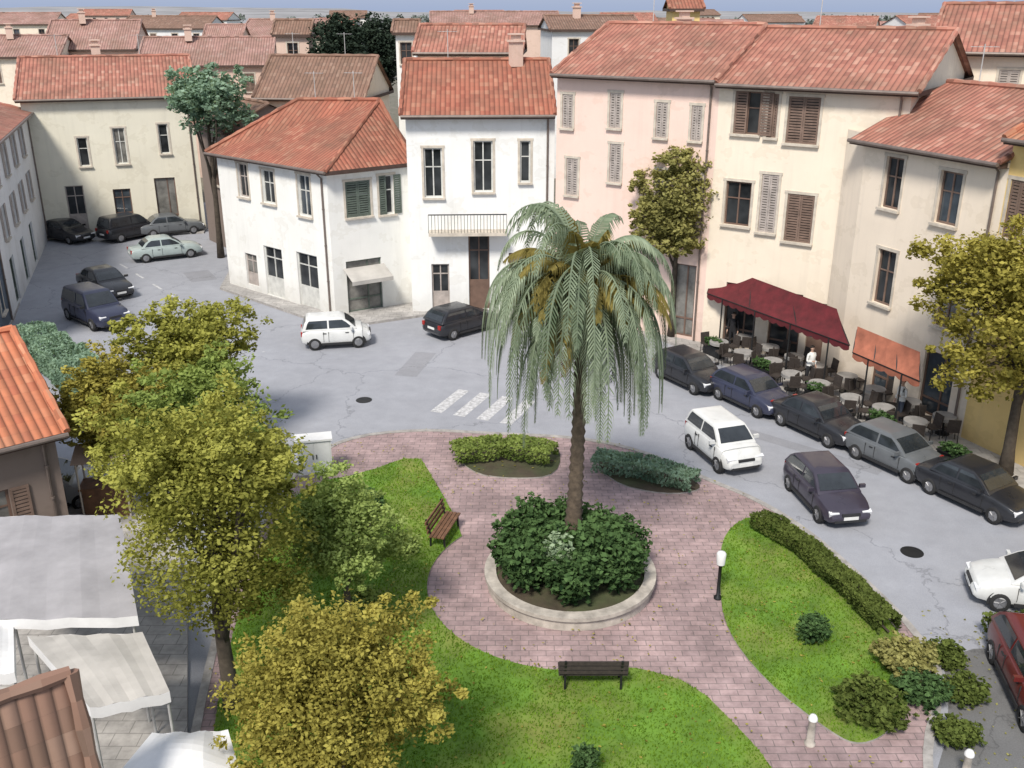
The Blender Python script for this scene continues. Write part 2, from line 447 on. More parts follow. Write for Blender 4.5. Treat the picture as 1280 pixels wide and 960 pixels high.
PC = P(712, 732)                       # centre of the round planter
def arc(r, a0, a1, n=14):
    return [PC + Vector((r * math.cos(R(a0 + (a1 - a0) * i / n)), r * math.sin(R(a0 + (a1 - a0) * i / n)), 0)) for i in range(n + 1)]
RING = 3.95
lawn_left = [P(*q) for q in [(352, 640), (395, 608), (450, 598), (522, 572), (540, 600)]] + arc(RING, 140, 285, 18) + \
            [P(*q) for q in [(800, 842), (868, 862), (930, 925), (960, 960), (1000, 1040), (1040, 1140), (250, 1140), (262, 940), (300, 760)]]
lawn_right = [P(*q) for q in [(903, 668), (950, 645), (1003, 676), (1085, 752), (1140, 818), (1150, 858), (1115, 920), (1075, 940), (1040, 925)]] + \
             [P(*q) for q in [(955, 858), (905, 792), (898, 730)]]
bed_top = [P(*q) for q in [(560, 556), (625, 553), (700, 557), (700, 600), (640, 604), (585, 596)]]
bed_top2 = [P(*q) for q in [(735, 562), (800, 575), (865, 603), (880, 618), (830, 624), (760, 608)]]
def lawn(name, pts, m, z=0.17):
    o = sheet(pts, z, depth=0.06, mi=0, side_mi=1).build(name, [m, M['kerb']]); tag(o, kind='structure'); return o
lawn_left = smooth_loop(lawn_left, 1); lawn_right = smooth_loop(lawn_right, 2); bed_top = smooth_loop(bed_top, 2); bed_top2 = smooth_loop(bed_top2, 2)
lawn('lawn', lawn_left, M['lawn']); lawn('lawn', lawn_right, M['lawn'])
lawn('flower_bed', bed_top, M['soil']); lawn('flower_bed', bed_top2, M['soil'])

def grass(poly, dens, name, label):
    mb = MB(); mb.sh = []
    xs = [p[0] for p in poly]; ys = [max(p[1], 11) for p in poly]
    cnt = int((max(xs) - min(xs)) * (max(ys) - min(ys)) * dens)
    for _ in range(cnt):
        x = random.uniform(min(xs), max(xs)); y = random.uniform(min(ys), max(ys))
        if not inside((x, y), poly): continue
        a = random.random() * 6.283; h = random.uniform(.03, .085); w = random.uniform(.012, .03)
        c, s_ = math.cos(a) * w, math.sin(a) * w
        lx, ly = random.uniform(-.04, .04), random.uniform(-.04, .04)
        mb.add([(x - c, y - s_, .168), (x + c, y + s_, .168), (x + lx, y + ly, .168 + h)], [(0, 1, 2)])
        t = min(1, max(0, .5 + .6 * noise.noise(Vector((x * .8, y * .8, 0))) + random.uniform(-.35, .35)))
        mb.sh += [t * .6, t * .6, t]
    return tag(mb.build(name, M['blade']), label, 'grass', kind='stuff')
grass(lawn_left, 330, 'grass', 'bright green lawn grass on the left and front of the park')
grass(lawn_right, 330, 'grass', 'bright green lawn grass right of the paved ring path')

def litter(name, label, poly, dens, z, m, centres=None):
    mb = MB(); mb.sh = []; xs = [p[0] for p in poly]; ys = [max(p[1], 11) for p in poly]
    for _ in range(int((max(xs) - min(xs)) * (max(ys) - min(ys)) * dens)):
        x = random.uniform(min(xs), max(xs)); y = random.uniform(min(ys), max(ys))
        if not inside((x, y), poly): continue
        if noise.noise(Vector((x * .5, y * .5, 4))) + random.uniform(-.5, .5) < .05: continue
        a = random.random() * 6.283; r_ = random.uniform(.025, .055)
        q = [(x + math.cos(a + k*1.5708)*r_*(1 if k % 2 else .6), y + math.sin(a + k*1.5708)*r_*(1 if k % 2 else .6), z + random.uniform(0, .02)) for k in range(4)]
        mb.add(q, [(0, 1, 2, 3)]); t = random.random(); mb.sh += [t]*4
    return tag(mb.build(name, m), label, 'fallen leaves', kind='stuff')
litter('fallen_leaves', 'brown olive leaf litter on the asphalt at the lower right', [P(1150, 760), P(1330, 800), P(1330, 1010), P(1190, 1010), P(1165, 930), P(1185, 860)], 26, .012, M['olive'])
litter('fallen_leaves', 'yellow fallen leaves scattered on the lawns and paths of the park', isl, 9, .205, M['lime_gold'])
pt = MB()
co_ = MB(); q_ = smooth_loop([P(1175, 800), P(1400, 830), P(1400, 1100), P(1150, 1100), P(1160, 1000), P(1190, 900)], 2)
co_.poly([(p.x, p.y, .006) for p in q_][::-1]); tag(co_.build('road_patches', M['road_dark']), kind='structure')  # large area of darker asphalt over the lower right corner
for x, y, w_, h_, a in ((520, 455, 1.0, 3.2, -.2), (1000, 560, .6, 6, .85), (250, 345, 1.5, 2.5, .5)):
    c = P(x, y); ca, sa = math.cos(a), math.sin(a)
    pt.poly([(c.x + (u*ca - v*sa), c.y + (u*sa + v*ca), .008) for u, v in ((-w_/2, -h_/2), (w_/2, -h_/2), (w_/2, h_/2), (-w_/2, h_/2))])
tag(pt.build('road_patches', M['road_patch']), kind='structure')
for i, (x, y) in enumerate(((455, 500), (1140, 690))):
    c = P(x, y, .012); mh = MB(); mh.lathe([(.0, 0), (.27, 0), (.27, .004), (.33, .004), (.33, -.006)], (0, 0, 0), 20)
    o = mh.build('manhole_cover', M['metal_dark']); o.location = c
    tag(o, 'round dark iron manhole cover set in the grey asphalt', 'manhole cover', 'manhole covers in the road')

# pavements along the houses (raised 0.13 with a kerb edge)
def pavement(pts, m='grey_paving'):
    o = sheet(pts, 0.13, depth=0.13, mi=0, side_mi=1).build('pavement', [M[m], M['kerb']]); return tag(o, kind='structure')
pavement([P(275, 362), P(420, 412), P(530, 396), P(700, 402), P(705, 360), P(500, 340), P(290, 335)])
pavement([P(702, 402), P(820, 424), P(900, 455), P(1010, 505), P(1130, 562), P(1250, 617), P(1400, 720), P(1500, 600), P(1240, 540), P(1060, 462), P(900, 420), P(705, 385)])
pavement([P(50, 298), P(255, 292), P(262, 282), P(50, 284)])
pavement([P(52, 300), P(18, 400), P(-60, 520), P(-300, 520), P(-100, 300)])
pavement([P(-200, 650), P(150, 628), P(215, 640), P(235, 760), P(235, 960), P(220, 1150), P(-400, 1150)])

# zebra crossing + lane marks
zb = MB()
za, zc = P(556, 500), P(655, 516)
d = (zc - za); L_ = d.length; d.normalize(); nn = Vector((-d.y, d.x, 0))
k = 0.0
while k < L_:
    a = za + d * k; b = za + d * min(L_, k + .5)
    zb.poly([v + Vector((0, 0, .008)) for v in (a - nn * 1.3, b - nn * 1.3, b + nn * 1.3, a + nn * 1.3)]); k += 1.0
def dash(p0, p1, w=.13, on=1.4, off=1.6):
    d = (p1 - p0); L_ = d.length; d.normalize(); nn = Vector((-d.y, d.x, 0)); k = 0
    while k < L_:
        a = p0 + d * k; b = p0 + d * min(L_, k + on)
        zb.poly([v + Vector((0, 0, .008)) for v in (a - nn * w / 2, b - nn * w / 2, b + nn * w / 2, a + nn * w / 2)]); k += on + off
dash(P(150, 330), P(330, 440)); 
tag(zb.build('road_markings', M['marking']), kind='structure')

# ------------------------------------------------------------------ buildings
def uvs_for(pts):
    e = (pts[1] - pts[0]).normalized(); nrm = (pts[1] - pts[0]).cross(pts[2] - pts[0]).normalized(); f = nrm.cross(e)
    return [((p - pts[0]).dot(e), (p - pts[0]).dot(f)) for p in pts]

def roof_part(bld, slopes, eave_loop, ridges, m, name='roof', fascia=0.2):
    mb = MB()
    for pts in slopes:
        pts = [Vector(p) for p in pts]; mb.poly(pts, 0, uvs_for(pts))
    loop = [Vector(p) for p in eave_loop]
    dn = Vector((0, 0, fascia))
    for a, b in zip(loop, loop[1:] + loop[:1]): mb.poly([a - dn, b - dn, b, a], 1)
    mb.poly([p - dn for p in loop][::-1], 1)
    for a, b in ridges:
        a = Vector(a); b = Vector(b); k = max(2, int((b - a).length / .4)); 
        pts = []; rad = []
        for i in range(k + 1):
            q = a.lerp(b, i / k); pts.append(q + Vector((0, 0, .03))); rad.append(.13 if i % 2 else .1)
        i0 = len(mb.f); mb.tube(pts, rad, 7, 0)
        for fi in range(i0, len(mb.f)): mb.uv[fi] = [(random.random() * 4, .1)] * len(mb.f[fi])
    rf = mb.build(name, [m, M['eave']], bld)
    if min(p.y for p in loop) < 72:
        gt = MB(); a, b = loop[0], loop[1]; n_ = Vector(((b - a).y, -(b - a).x, 0)).normalized() * .07
        gt.tube([a + n_ - Vector((0, 0, .06)), b + n_ - Vector((0, 0, .06))], .075, 8); gt.build('gutter', M['pipe'], rf)
        if (loop[1] - loop[0]).length > 7:
            r0_, r1_ = Vector(ridges[0][0]), Vector(ridges[0][1])
            for t_ in ((.3,) if random.random() < .5 else (.22, .7)):
                q = r0_.lerp(r1_, t_); an = MB(); an.tube([q - Vector((0, 0, .1)), q + Vector((0, 0, 1.5))], .022, 6)
                an.bar(q + Vector((-.5, .1, 1.4)), q + Vector((.5, -.1, 1.4)), .02, .02)
                for k in range(6):
                    c_ = q + Vector((-.45 + k*.18, .09 - k*.036, 1.4)); an.bar(c_ + Vector((.04, .25, 0)), c_ - Vector((.04, .25, 0)), .012, .012)
                an.build('aerial', M['metal_pale'], rf)
    return rf

def gable_roof(bld, p0, p1, depth, ez, rz, m, over=0.45, hip0=0.0, hip1=0.0, side0=0.25, side1=0.25):
    """p0->p1 front wall line; ridge parallel to it; hip0/hip1 pull the ridge in at the ends"""
    p0 = Vector((p0[0], p0[1], 0)); p1 = Vector((p1[0], p1[1], 0))
    d = (p1 - p0).normalized(); bk = Vector((-d.y, d.x, 0))
    s0 = over if hip0 else side0; s1 = over if hip1 else side1
    sl = (rz - ez) / (depth / 2); dz = -sl * over
    E = lambda p, z: Vector((p.x, p.y, z))
    a = E(p0 - d * s0 - bk * over, ez + dz); b = E(p1 + d * s1 - bk * over, ez + dz)
    c = E(p1 + d * s1 + bk * (depth + over), ez + dz); e = E(p0 - d * s0 + bk * (depth + over), ez + dz)
    r0 = E(p0 + bk * depth / 2 + d * (hip0 if hip0 else -side0), rz); r1 = E(p1 + bk * depth / 2 - d * (hip1 if hip1 else -side1), rz)
    slopes = [[a, b, r1, r0], [c, e, r0, r1]]
    slopes.append([e, a, r0]); slopes.append([b, c, r1])
    if not hip0: slopes.remove([e, a, r0])
    if not hip1: slopes.remove([b, c, r1])
    ridges = [(r0, r1)]
    if hip0: ridges += [(a, r0), (e, r0)]
    else: ridges += [(a, r0)]
    if hip1: ridges += [(b, r1), (c, r1)]
    else: ridges += [(b, r1)]
    return roof_part(bld, slopes, [a, b, c, e], ridges, m)

def on_wall(p0, p1, px, py):
    p0 = Vector((p0[0], p0[1], 0)); p1 = Vector((p1[0], p1[1], 0))
    d = (p1 - p0).normalized(); nrm = Vector((d.y, -d.x, 0))
    r = ray(px, py); o = Vector((0, 0, H))
    t = (p0 - o).dot(nrm) / r.dot(nrm); q = o + r * t
    return (q - p0).dot(d), q.z

def op(p0, p1, x0, x1, y0, y1, **kw):
    xm, ym = (x0 + x1) / 2, (y0 + y1) / 2
    u0 = on_wall(p0, p1, x0, ym)[0]; u1 = on_wall(p0, p1, x1, ym)[0]
    v0 = on_wall(p0, p1, xm, y1)[1]; v1 = on_wall(p0, p1, xm, y0)[1]
    o = dict(u0=u0, u1=u1, v0=max(v0, .02), v1=v1, kind='window', frame='frame_white', shutter=None, pose='open'); o.update(kw); return o

def wall_face(mb, p0, p1, z0, z1, ops, reveal=0.2):
    p0 = Vector((p0[0], p0[1], 0)); p1 = Vector((p1[0], p1[1], 0))
    d = (p1 - p0); L = d.length; d.normalize(); inn = Vector((-d.y, d.x, 0))
    ops = [o for o in ops if o['u0'] > .1 and o['u1'] < L - .1 and o['v1'] < z1 - .05]
    us = sorted(set([0, L] + [round(o[k], 4) for o in ops for k in ('u0', 'u1')]))
    vs = sorted(set([z0, z1] + [round(o[k], 4) for o in ops for k in ('v0', 'v1')]))
    W = lambda u, v, q=0: p0 + d * u + inn * q + Vector((0, 0, v))
    for i in range(len(us) - 1):
        for j in range(len(vs) - 1):
            um, vm = (us[i] + us[i+1]) / 2, (vs[j] + vs[j+1]) / 2
            if any(o['u0'] < um < o['u1'] and o['v0'] < vm < o['v1'] for o in ops): continue
            mb.poly([W(us[i], vs[j]), W(us[i+1], vs[j]), W(us[i+1], vs[j+1]), W(us[i], vs[j+1])])
    for o in ops:
        a, b, c, e = o['u0'], o['u1'], o['v0'], o['v1']
        q = [(a, c), (b, c), (b, e), (a, e)]
        for s in range(4):
            m_, n_ = q[s], q[(s + 1) % 4]
            mb.poly([W(*m_), W(*m_, reveal), W(*n_, reveal), W(*n_)])
    return ops, d, inn

def fit_out(bld, p0, d, inn, ops, reveal=0.2):
    """frames, panes, shutters, sills of one facade; each window its own part"""
    p0 = Vector((p0[0], p0[1], 0)); rz = math.atan2(d.y, d.x)
    W = lambda u, v, q=0: p0 + d * u + inn * q + Vector((0, 0, v))
    for o in ops:
        a, b, c, e = o['u0'] + .004, o['u1'] - .004, o['v0'] + .004, o['v1'] - .004
        w, h = b - a, e - c; q = reveal - .06
        mb = MB(); t = .07
        mb.box(W(a + t/2, (c+e)/2, q), (t, .07, h), rz); mb.box(W(b - t/2, (c+e)/2, q), (t, .07, h), rz)
        mb.box(W((a+b)/2, e - t/2, q), (w - 2*t, .07, t), rz); mb.box(W((a+b)/2, c + t/2, q), (w - 2*t, .07, t), rz)
        if w > .7 and o['kind'] != 'shop': mb.box(W((a+b)/2, (c+e)/2, q), (.06, .06, h - 2*t), rz)
        if o['kind'] == 'window': mb.box(W((a+b)/2, c + h*.62, q + .004), (w - 2*t, .05, .05), rz)
        if o['kind'] == 'door': mb.box(W((a+b)/2, c + h*.78, q + .004), (w - 2*t, .05, .06), rz)
        if o['kind'] == 'shop': mb.box(W((a+b)/2, c + h*.25, q + .004), (w - 2*t, .06, .08), rz); mb.box(W(a + w*.62, (c+e)/2, q+.006), (.07, .06, h - 2*t), rz)
        if o['kind'] == 'window':
            s = MB()
        wn = mb.build({'window': 'window', 'door': 'door', 'shop': 'shop_window'}[o['kind']], M[o['frame']], bld)
        g_ = MB()
        g_.poly([W(a + t*.5, c + t*.5, q + .012), W(b - t*.5, c + t*.5, q + .012), W(b - t*.5, e - t*.5, q + .012), W(a + t*.5, e - t*.5, q + .012)])
        g_.build('pane', M[random.choice(['glass', 'glass', 'glass', 'glass_curtain', 'glass_sky'])], wn)
        if o['kind'] == 'door':
            pl = MB(); pl.box(W((a+b)/2, c + h*.2, q - .01), (w - 2*t - .01, .06, h*.38), rz); pl.build('door_panel', M[o['frame']], wn)
        if o['kind'] == 'window' and o.get('sill', True):
            s = MB(); s.box(W((a+b)/2, o['v0'] - .05, -.05), (w + .24, .2, .09), rz); s.build('sill', M['sill'], wn)
        if o['kind'] == 'window' and o.get('pose') != 'open' or (o['kind'] == 'window' and not o.get('shutter')):
            s = MB(); ww = .11
            for u_ in (o['u0'] - ww/2 - .003, o['u1'] + ww/2 + .003): s.box(W(u_, (c+e)/2 + .05, -.012), (ww, .03, h + .12), rz)
            s.box(W((a+b)/2, o['v1'] + .065, -.014), (w + .3, .036, .12), rz); s.build('surround', M['sill'], wn)
        if o.get('shutter'):
            def leaf(u0, u1, q0, ang=0, hinge=None):
                s = MB(); ww = u1 - u0
                def pt(u, v, qq):
                    if hinge is None: return W(u, v, q0 + qq)
                    du = u - hinge
                    return W(hinge + du * math.cos(ang), v, q0 + qq - abs(du) * math.sin(ang))
                def slab(ua, ub, va, vb, t0, t1):
                    vs = [pt(ua, va, t0), pt(ub, va, t0), pt(ub, va, t1), pt(ua, va, t1), pt(ua, vb, t0), pt(ub, vb, t0), pt(ub, vb, t1), pt(ua, vb, t1)]
                    s.add(vs, [(0,3,2,1),(4,5,6,7),(0,1,5,4),(1,2,6,5),(2,3,7,6),(3,0,4,7)])
                slab(u0, u0 + .07, c, e, -.025, .02); slab(u1 - .07, u1, c, e, -.025, .02)
                slab(u0 + .07, u1 - .07, c, c + .08, -.025, .02); slab(u0 + .07, u1 - .07, e - .08, e, -.025, .02)
                ns = int((h - .16) / .11)
                for i in range(ns):
                    v = c + .08 + (h - .16) * (i + .15) / ns
                    slab(u0 + .07, u1 - .07, v, v + .075, -.012, .012)
                s.build('shutter', M[o['shutter']], wn)
            hw = w / 2
            if o['pose'] == 'open':
                leaf(o['u0'] - hw - .01, o['u0'] - .01, -.035); leaf(o['u1'] + .01, o['u1'] + hw + .01, -.035)
            elif o['pose'] == 'closed':
                leaf(a + .01, (a+b)/2 - .005, .03); leaf((a+b)/2 + .005, b - .01, .03)
            elif o['pose'] == 'half':
                leaf(a + .01, (a+b)/2 - .005, .03); leaf(o['u1'] + .01, o['u1'] + hw + .01, -.035)

def house(name, label, base, ez, walls, wallm, cat='house', group=None):
    """base: list of footprint points counter-clockwise seen from above, first edges are the visible facades.
       walls: {edge index: [openings]}"""
    c = sum((Vector((p[0], p[1], 0)) for p in base), Vector()) / len(base)
    b = empty(name, (0, 0, 0)); tag(b, label, cat, group)
    mb = MB(); fits = []
    for i in range(len(base)):
        p0, p1 = base[i], base[(i + 1) % len(base)]
        ops, d, inn = wall_face(mb, p0, p1, 0, ez, walls.get(i, []))
        fits.append((p0, d, inn, ops))
    # cornice band just under the eaves and plinth, kept proud of the wall
    for i in walls:
        p0, p1 = Vector((base[i][0], base[i][1], 0)), Vector((base[(i+1) % len(base)][0], base[(i+1) % len(base)][1], 0))
        d = (p1 - p0).normalized(); L = (p1 - p0).length
        mb.box((p0 + p1) / 2 + Vector((d.y, -d.x, 0)) * .02 + Vector((0, 0, ez - .3)), (L - .01, .12, .16), math.atan2(d.y, d.x))
    b['_mb'] = 0; del b['_mb']
    return b, mb, fits

def finish_walls(b, mb, fits, m, pipes=True):
    wl = mb.build('wall', m, b)
    for p0, d, inn, ops in fits[:1]:
        ez = max(v.z for v in mb.v[:4] + mb.v[-12:])
        L = (fits[1][0] - fits[0][0]).length if len(fits) > 1 else 5
        if L > 5 and p0.y < 72:
            ztop = max(v.z for v in mb.v if abs((v - Vector((p0.x, p0.y, v.z))).length) < .01) - .25
            q = Vector((p0.x, p0.y, 0)) + d * (L - .35) - inn * .07
            t = MB(); t.tube([q + Vector((0, 0, .1)), q + Vector((0, 0, ztop - .3)), q + Vector((0, 0, ztop)) - inn * .3], .05, 8)
            for k in range(1, 4): t.tube([q + Vector((0, 0, ztop*k/4)), q + Vector((0, 0, ztop*k/4 + .06))], .065, 8)
            t.build('drainpipe', M['pipe'], b)
    for f in fits: fit_out(b, *f)

def gable_fill(mb, p0, p1, depth, ez, rz, ends=(0, 1)):
    p0 = Vector((p0[0], p0[1], 0)); p1 = Vector((p1[0], p1[1], 0)); d = (p1 - p0).normalized(); bk = Vector((-d.y, d.x, 0))
    up = lambda p, z: Vector((p.x, p.y, z))
    rz -= .05
    if 0 in ends: mb.poly([up(p0 + bk*depth, ez), up(p0, ez), up(p0 + bk*depth/2, rz)])
    if 1 in ends: mb.poly([up(p1, ez), up(p1 + bk*depth, ez), up(p1 + bk*depth/2, rz)])

def rect_base(p0, p1, depth):
    p0 = Vector((p0[0], p0[1], 0)); p1 = Vector((p1[0], p1[1], 0)); d = (p1 - p0).normalized(); bk = Vector((-d.y, d.x, 0))
    return [p0, p1, p1 + bk * depth, p0 + bk * depth]

def chimney(roof, x, y, z0, h, m='peach_wall', w=.6):
    mb = MB(); mb.box((x, y, z0 + h/2), (w, w*.8, h), .4); mb.box((x, y, z0 + h + .05), (w + .16, w*.8 + .16, .1), .4)
    mb.box((x, y, z0 + h + .22), (w*.7, w*.55, .24), .4); mb.box((x, y, z0 + h + .38), (w + .1, w*.8 + .1, .07), .4)
    return mb.build('chimney', M[m], roof)

# A: white corner house with the low roof
A0, A1, A2 = P(288, 357), P(420, 397), P(519, 380)
AZ = 7.65
ops1 = [op(A0, A1, 298, 310, 205, 246, shutter=None, frame='shutter_grey'), op(A0, A1, 328, 343, 213, 254), op(A0, A1, 373, 388, 219, 270),
        op(A0, A1, 308, 322, 318, 356, kind='door', frame='shutter_grey'), op(A0, A1, 332, 354, 310, 370, kind='door', frame='frame_white'),
        op(A0, A1, 373, 398, 318, 384, kind='door', frame='frame_white')]
ops2 = [op(A1, A2, 432, 463, 226, 271, shutter='shutter_green', pose='closed'), op(A1, A2, 474, 492, 219, 268, shutter='shutter_green', pose='half'),
        op(A1, A2, 434, 478, 324, 388, kind='shop', frame='shutter_green')]
Ab2 = A2 + Vector((-1.0, 7.5, 0)); Ab0 = A0 + Vector((3.4, 6.0, 0))
b, mb, fits = house('white_house', 'low white corner house with terracotta hipped roof and grey green shutters beside the street', [A0, A1, A2, Ab2, Ab0], AZ, {0: ops1, 1: ops2}, None)
finish_walls(b, mb, fits, M['white_wall'])
ctr = (A0 + A1 + A2 + Ab2 + Ab0) / 5
def outp(p, k=.5):
    d = (p - ctr); d.z = 0; return p + d.normalized() * k + Vector((0, 0, AZ - .1))
e0, e1, e2, e3, e4 = outp(A0, .6), outp(A1, .65), outp(A2, .2), outp(Ab2, .2), outp(Ab0, .6)
r0 = (A0 + Ab0) / 2 + (A1 - A0).normalized() * 3.2 + Vector((0.3, .5, 10.2)); r1 = (A2 + Ab2) / 2 + Vector((-1.4, 0, 10.3))
rf = roof_part(b, [[e0, e1, r1, r0], [e1, e2, r1], [e2, e3, r1], [e3, e4, r0, r1], [e4, e0, r0]], [e0, e1, e2, e3, e4], [(r0, r1), (e0, r0), (e1, r1), (e2, r1)], M['tile'])
# small canvas over the shop window
cv = MB(); pa = A1 + (A2 - A1) * .12; pb = A1 + (A2 - A1) * .62; nrm = Vector(((A2 - A1).y, -(A2 - A1).x, 0)).normalized()
cv.poly([pa + nrm*1.1 + Vector((0,0,2.05)), pb + nrm*1.1 + Vector((0,0,2.05)), pb + nrm*.02 + Vector((0,0,2.5)), pa + nrm*.02 + Vector((0,0,2.5))])
cv.poly([pa + nrm*1.1 + Vector((0,0,1.85)), pb + nrm*1.1 + Vector((0,0,1.85)), pb + nrm*1.1 + Vector((0,0,2.05)), pa + nrm*1.1 + Vector((0,0,2.05))])
cv.build('shop_awning', M['canvas_pale'], b)

# B: taller white house
B0, B1 = P(516, 392), P(690, 390); BZ = 10.35
opsB = [op(B0, B1, 538, 551, 126, 148), op(B0, B1, 594, 607, 126, 148), op(B0, B1, 650, 663, 124, 146),
        op(B0, B1, 530, 553, 185, 247), op(B0, B1, 592, 616, 176, 240), op(B0, B1, 650, 663, 176, 228),
        op(B0, B1, 540, 562, 330, 386, kind='door', frame='shutter_grey'), op(B0, B1, 586, 612, 292, 386, kind='door', frame='frame_brown'), op(B0, B1, 636, 664, 316, 386, kind='shop', frame='frame_brown')]
for o in opsB[:3]: o['sill'] = False
b, mb, fits = house('white_house', 'taller white house with three small attic windows, left of the long pink house', rect_base(B0, B1, 8.5), BZ, {0: opsB}, None)
gable_fill(mb, B0, B1, 8.5, BZ, 12.4)
dB = (B1 - B0).normalized(); nB = Vector((dB.y, -dB.x, 0))
finish_walls(b, mb, fits, M['white_wall_cool'])
rfB = gable_roof(b, B0, B1, 8.5, BZ, 12.4, M['tile'], over=.5, side0=.2, side1=-.03)
chimney(rfB, 0.2, 53.0, 12.1, 1.2)
bal = MB()                                            # first floor balcony
c0 = B0 + dB * 1.0; c1 = B0 + dB * 4.9
bal.box((c0 + c1)/2 + nB*.45 + Vector((0,0,4.35)), ((c1-c0).length, .9, .16), math.atan2(dB.y, dB.x))
bl = bal.build('balcony', M['sill'], b); rl = MB()
rl.bar(c0 + nB*.86 + Vector((0,0,5.35)), c1 + nB*.86 + Vector((0,0,5.35)), .05, .05)
for i in range(25):
    q = c0.lerp(c1, i/24) + nB*.86; rl.bar(q + Vector((0,0,4.43)), q + Vector((0,0,5.33)), .022, .022)
rl.build('railing', M['metal_dark'], bl)

# C: long pink house, then long cream house under one ridge
C0, C1 = P(692, 395), P(1090, 472)
Cm = C0 + (C1 - C0) * on_wall(C0, C1, 893, 200)[0] / (C1 - C0).length
CZ = 12.25
def pale(x0, x1, y0, y1, pose='closed', s='shutter_grey'): return op(C0, Cm, x0, x1, y0, y1, shutter=s, pose=pose)
opsC = [pale(703, 716, 118, 160), pale(762, 776, 116, 160), pale(820, 834, 128, 172), pale(864, 877, 132, 176),
        pale(708, 722, 198, 244), pale(762, 776, 180, 228), pale(820, 834, 212, 262), pale(864, 877, 218, 268),
        op(C0, Cm, 712, 732, 318, 396, kind='door', frame='frame_brown'), op(C0, Cm, 770, 800, 318, 404, kind='shop', frame='frame_brown'), op(C0, Cm, 838, 868, 330, 420, kind='shop', frame='frame_brown')]
DEPC = 10.0
b, mb, fits = house('pink_house', 'long three storey pink house with pale closed shutters behind the palm', rect_base(C0, Cm, DEPC), CZ, {0: opsC}, None)
gable_fill(mb, C0, Cm, DEPC, CZ, 14.2, (0,))
finish_walls(b, mb, fits, M['pink_wall'])
rfC = gable_roof(b, C0, Cm, DEPC, CZ, 14.2, M['tile_pink'], over=.5, side0=.05, side1=-.003)
chimney(rfC, 8.6, 52, 13.3, 1.1)
opsC2 = [op(Cm, C1, 918, 950, 114, 168, shutter='shutter_brown', pose='half', frame='frame_brown'), op(Cm, C1, 960, 972, 117, 172, shutter='shutter_brown', pose='closed', frame='frame_brown'),
         op(Cm, C1, 984, 1024, 121, 180, shutter='shutter_brown', pose='closed', frame='frame_brown'),
         op(Cm, C1, 906, 938, 227, 282, frame='frame_brown'), op(Cm, C1, 950, 971, 218, 291, shutter='shutter_grey', pose='closed'),
         op(Cm, C1, 982, 1016, 243, 303, shutter='shutter_brown', pose='closed', frame='frame_brown'),
         op(Cm, C1, 905, 945, 355, 432, kind='shop', frame='frame_brown'), op(Cm, C1, 960, 1000, 365, 448, kind='shop', frame='frame_brown'), op(Cm, C1, 1008, 1030, 378, 452, kind='door', frame='frame_brown')]
b, mb, fits = house('cream_house', 'three storey cream house with brown shutters above the wine red awning', rect_base(Cm, C1, DEPC), CZ - .12, {0: opsC2}, None)
gable_fill(mb, Cm, C1, DEPC, CZ - .12, 14.08, (1,))
finish_walls(b, mb, fits, M['cream_wall'])
rfC = gable_roof(b, Cm, C1, DEPC, CZ - .12, 14.08, M['tile_pink'], over=.5, side0=-.003, side1=.35)
chimney(rfC, 17.5, 44.8, 13.2, 1.0)

# D: lower cream house that steps forward
D0, D1 = P(1045, 476), P(1200, 550); DZ = 10.35
dD = (D1 - D0).normalized(); bD = Vector((-dD.y, dD.x, 0))
opsD = [op(D0, D1, 1105, 1127, 196, 262), op(D0, D1, 1172, 1200, 214, 282), op(D0, D1, 1094, 1117, 312, 382), op(D0, D1, 1172, 1198, 340, 412),
        op(D0, D1, 1090, 1120, 428, 490, kind='shop', frame='frame_brown'), op(D0, D1, 1150, 1190, 440, 524, kind='shop', frame='frame_brown')]
for o in opsD[:4]: o['frame'] = 'shutter_brown'
Dbase = [D0, D1, D1 + bD * 7.5, C1 + Vector((.6, -.2, 0)), C0 + (C1 - C0) * .86 + Vector((-.06, -.1, 0))]
b, mb, fits = house('cream_house', 'two storey cream house with tall narrow brown windows beside the yellow house', Dbase, DZ, {0: opsD}, None)
finish_walls(b, mb, fits, M['cream_wall2'])
ov = .5
a_ = D0 - bD*ov - dD*.4 + Vector((0,0,DZ-.2)); b_ = D1 - bD*ov + Vector((0,0,DZ-.2)) - dD*.01
ra = D0 + bD*4.2 - dD*.4 + Vector((0,0,DZ+1.8)); rb = D1 + bD*4.2 + Vector((0,0,DZ+1.8)) - dD*.01
bb = D1 + bD*8 + Vector((0,0,DZ-.2)) - dD*.01; ba = D0 + bD*8 + dD*.9 + Vector((0,0,DZ-.2))
roof_part(b, [[a_, b_, rb, ra], [bb, ba, ra, rb]], [a_, b_, bb, ba], [(ra, rb), (b_, rb)], M['tile_pink'])

# E: yellow house at the right edge
E0 = D1 + dD*.003; E1 = D1 + dD * 7.5; EZ = 11.2
opsE = [op(E0, E1, 1258, 1284, 225, 300, shutter='shutter_brown', pose='closed'), op(E0, E1, 1330, 1365, 255, 335, shutter='shutter_brown', pose='closed')]
b, mb, fits = house('yellow_house', 'tall yellow house partly hidden by the tree at the right edge', rect_base(E0, E1, 8), EZ, {0: opsE}, None)
gable_fill(mb, E0, E1, 8, EZ, 13.0)
finish_walls(b, mb, fits, M['yellow_wall'])
gable_roof(b, E0, E1, 8, EZ, 13.0, M['tile_orange'], over=.5, side0=-.003)

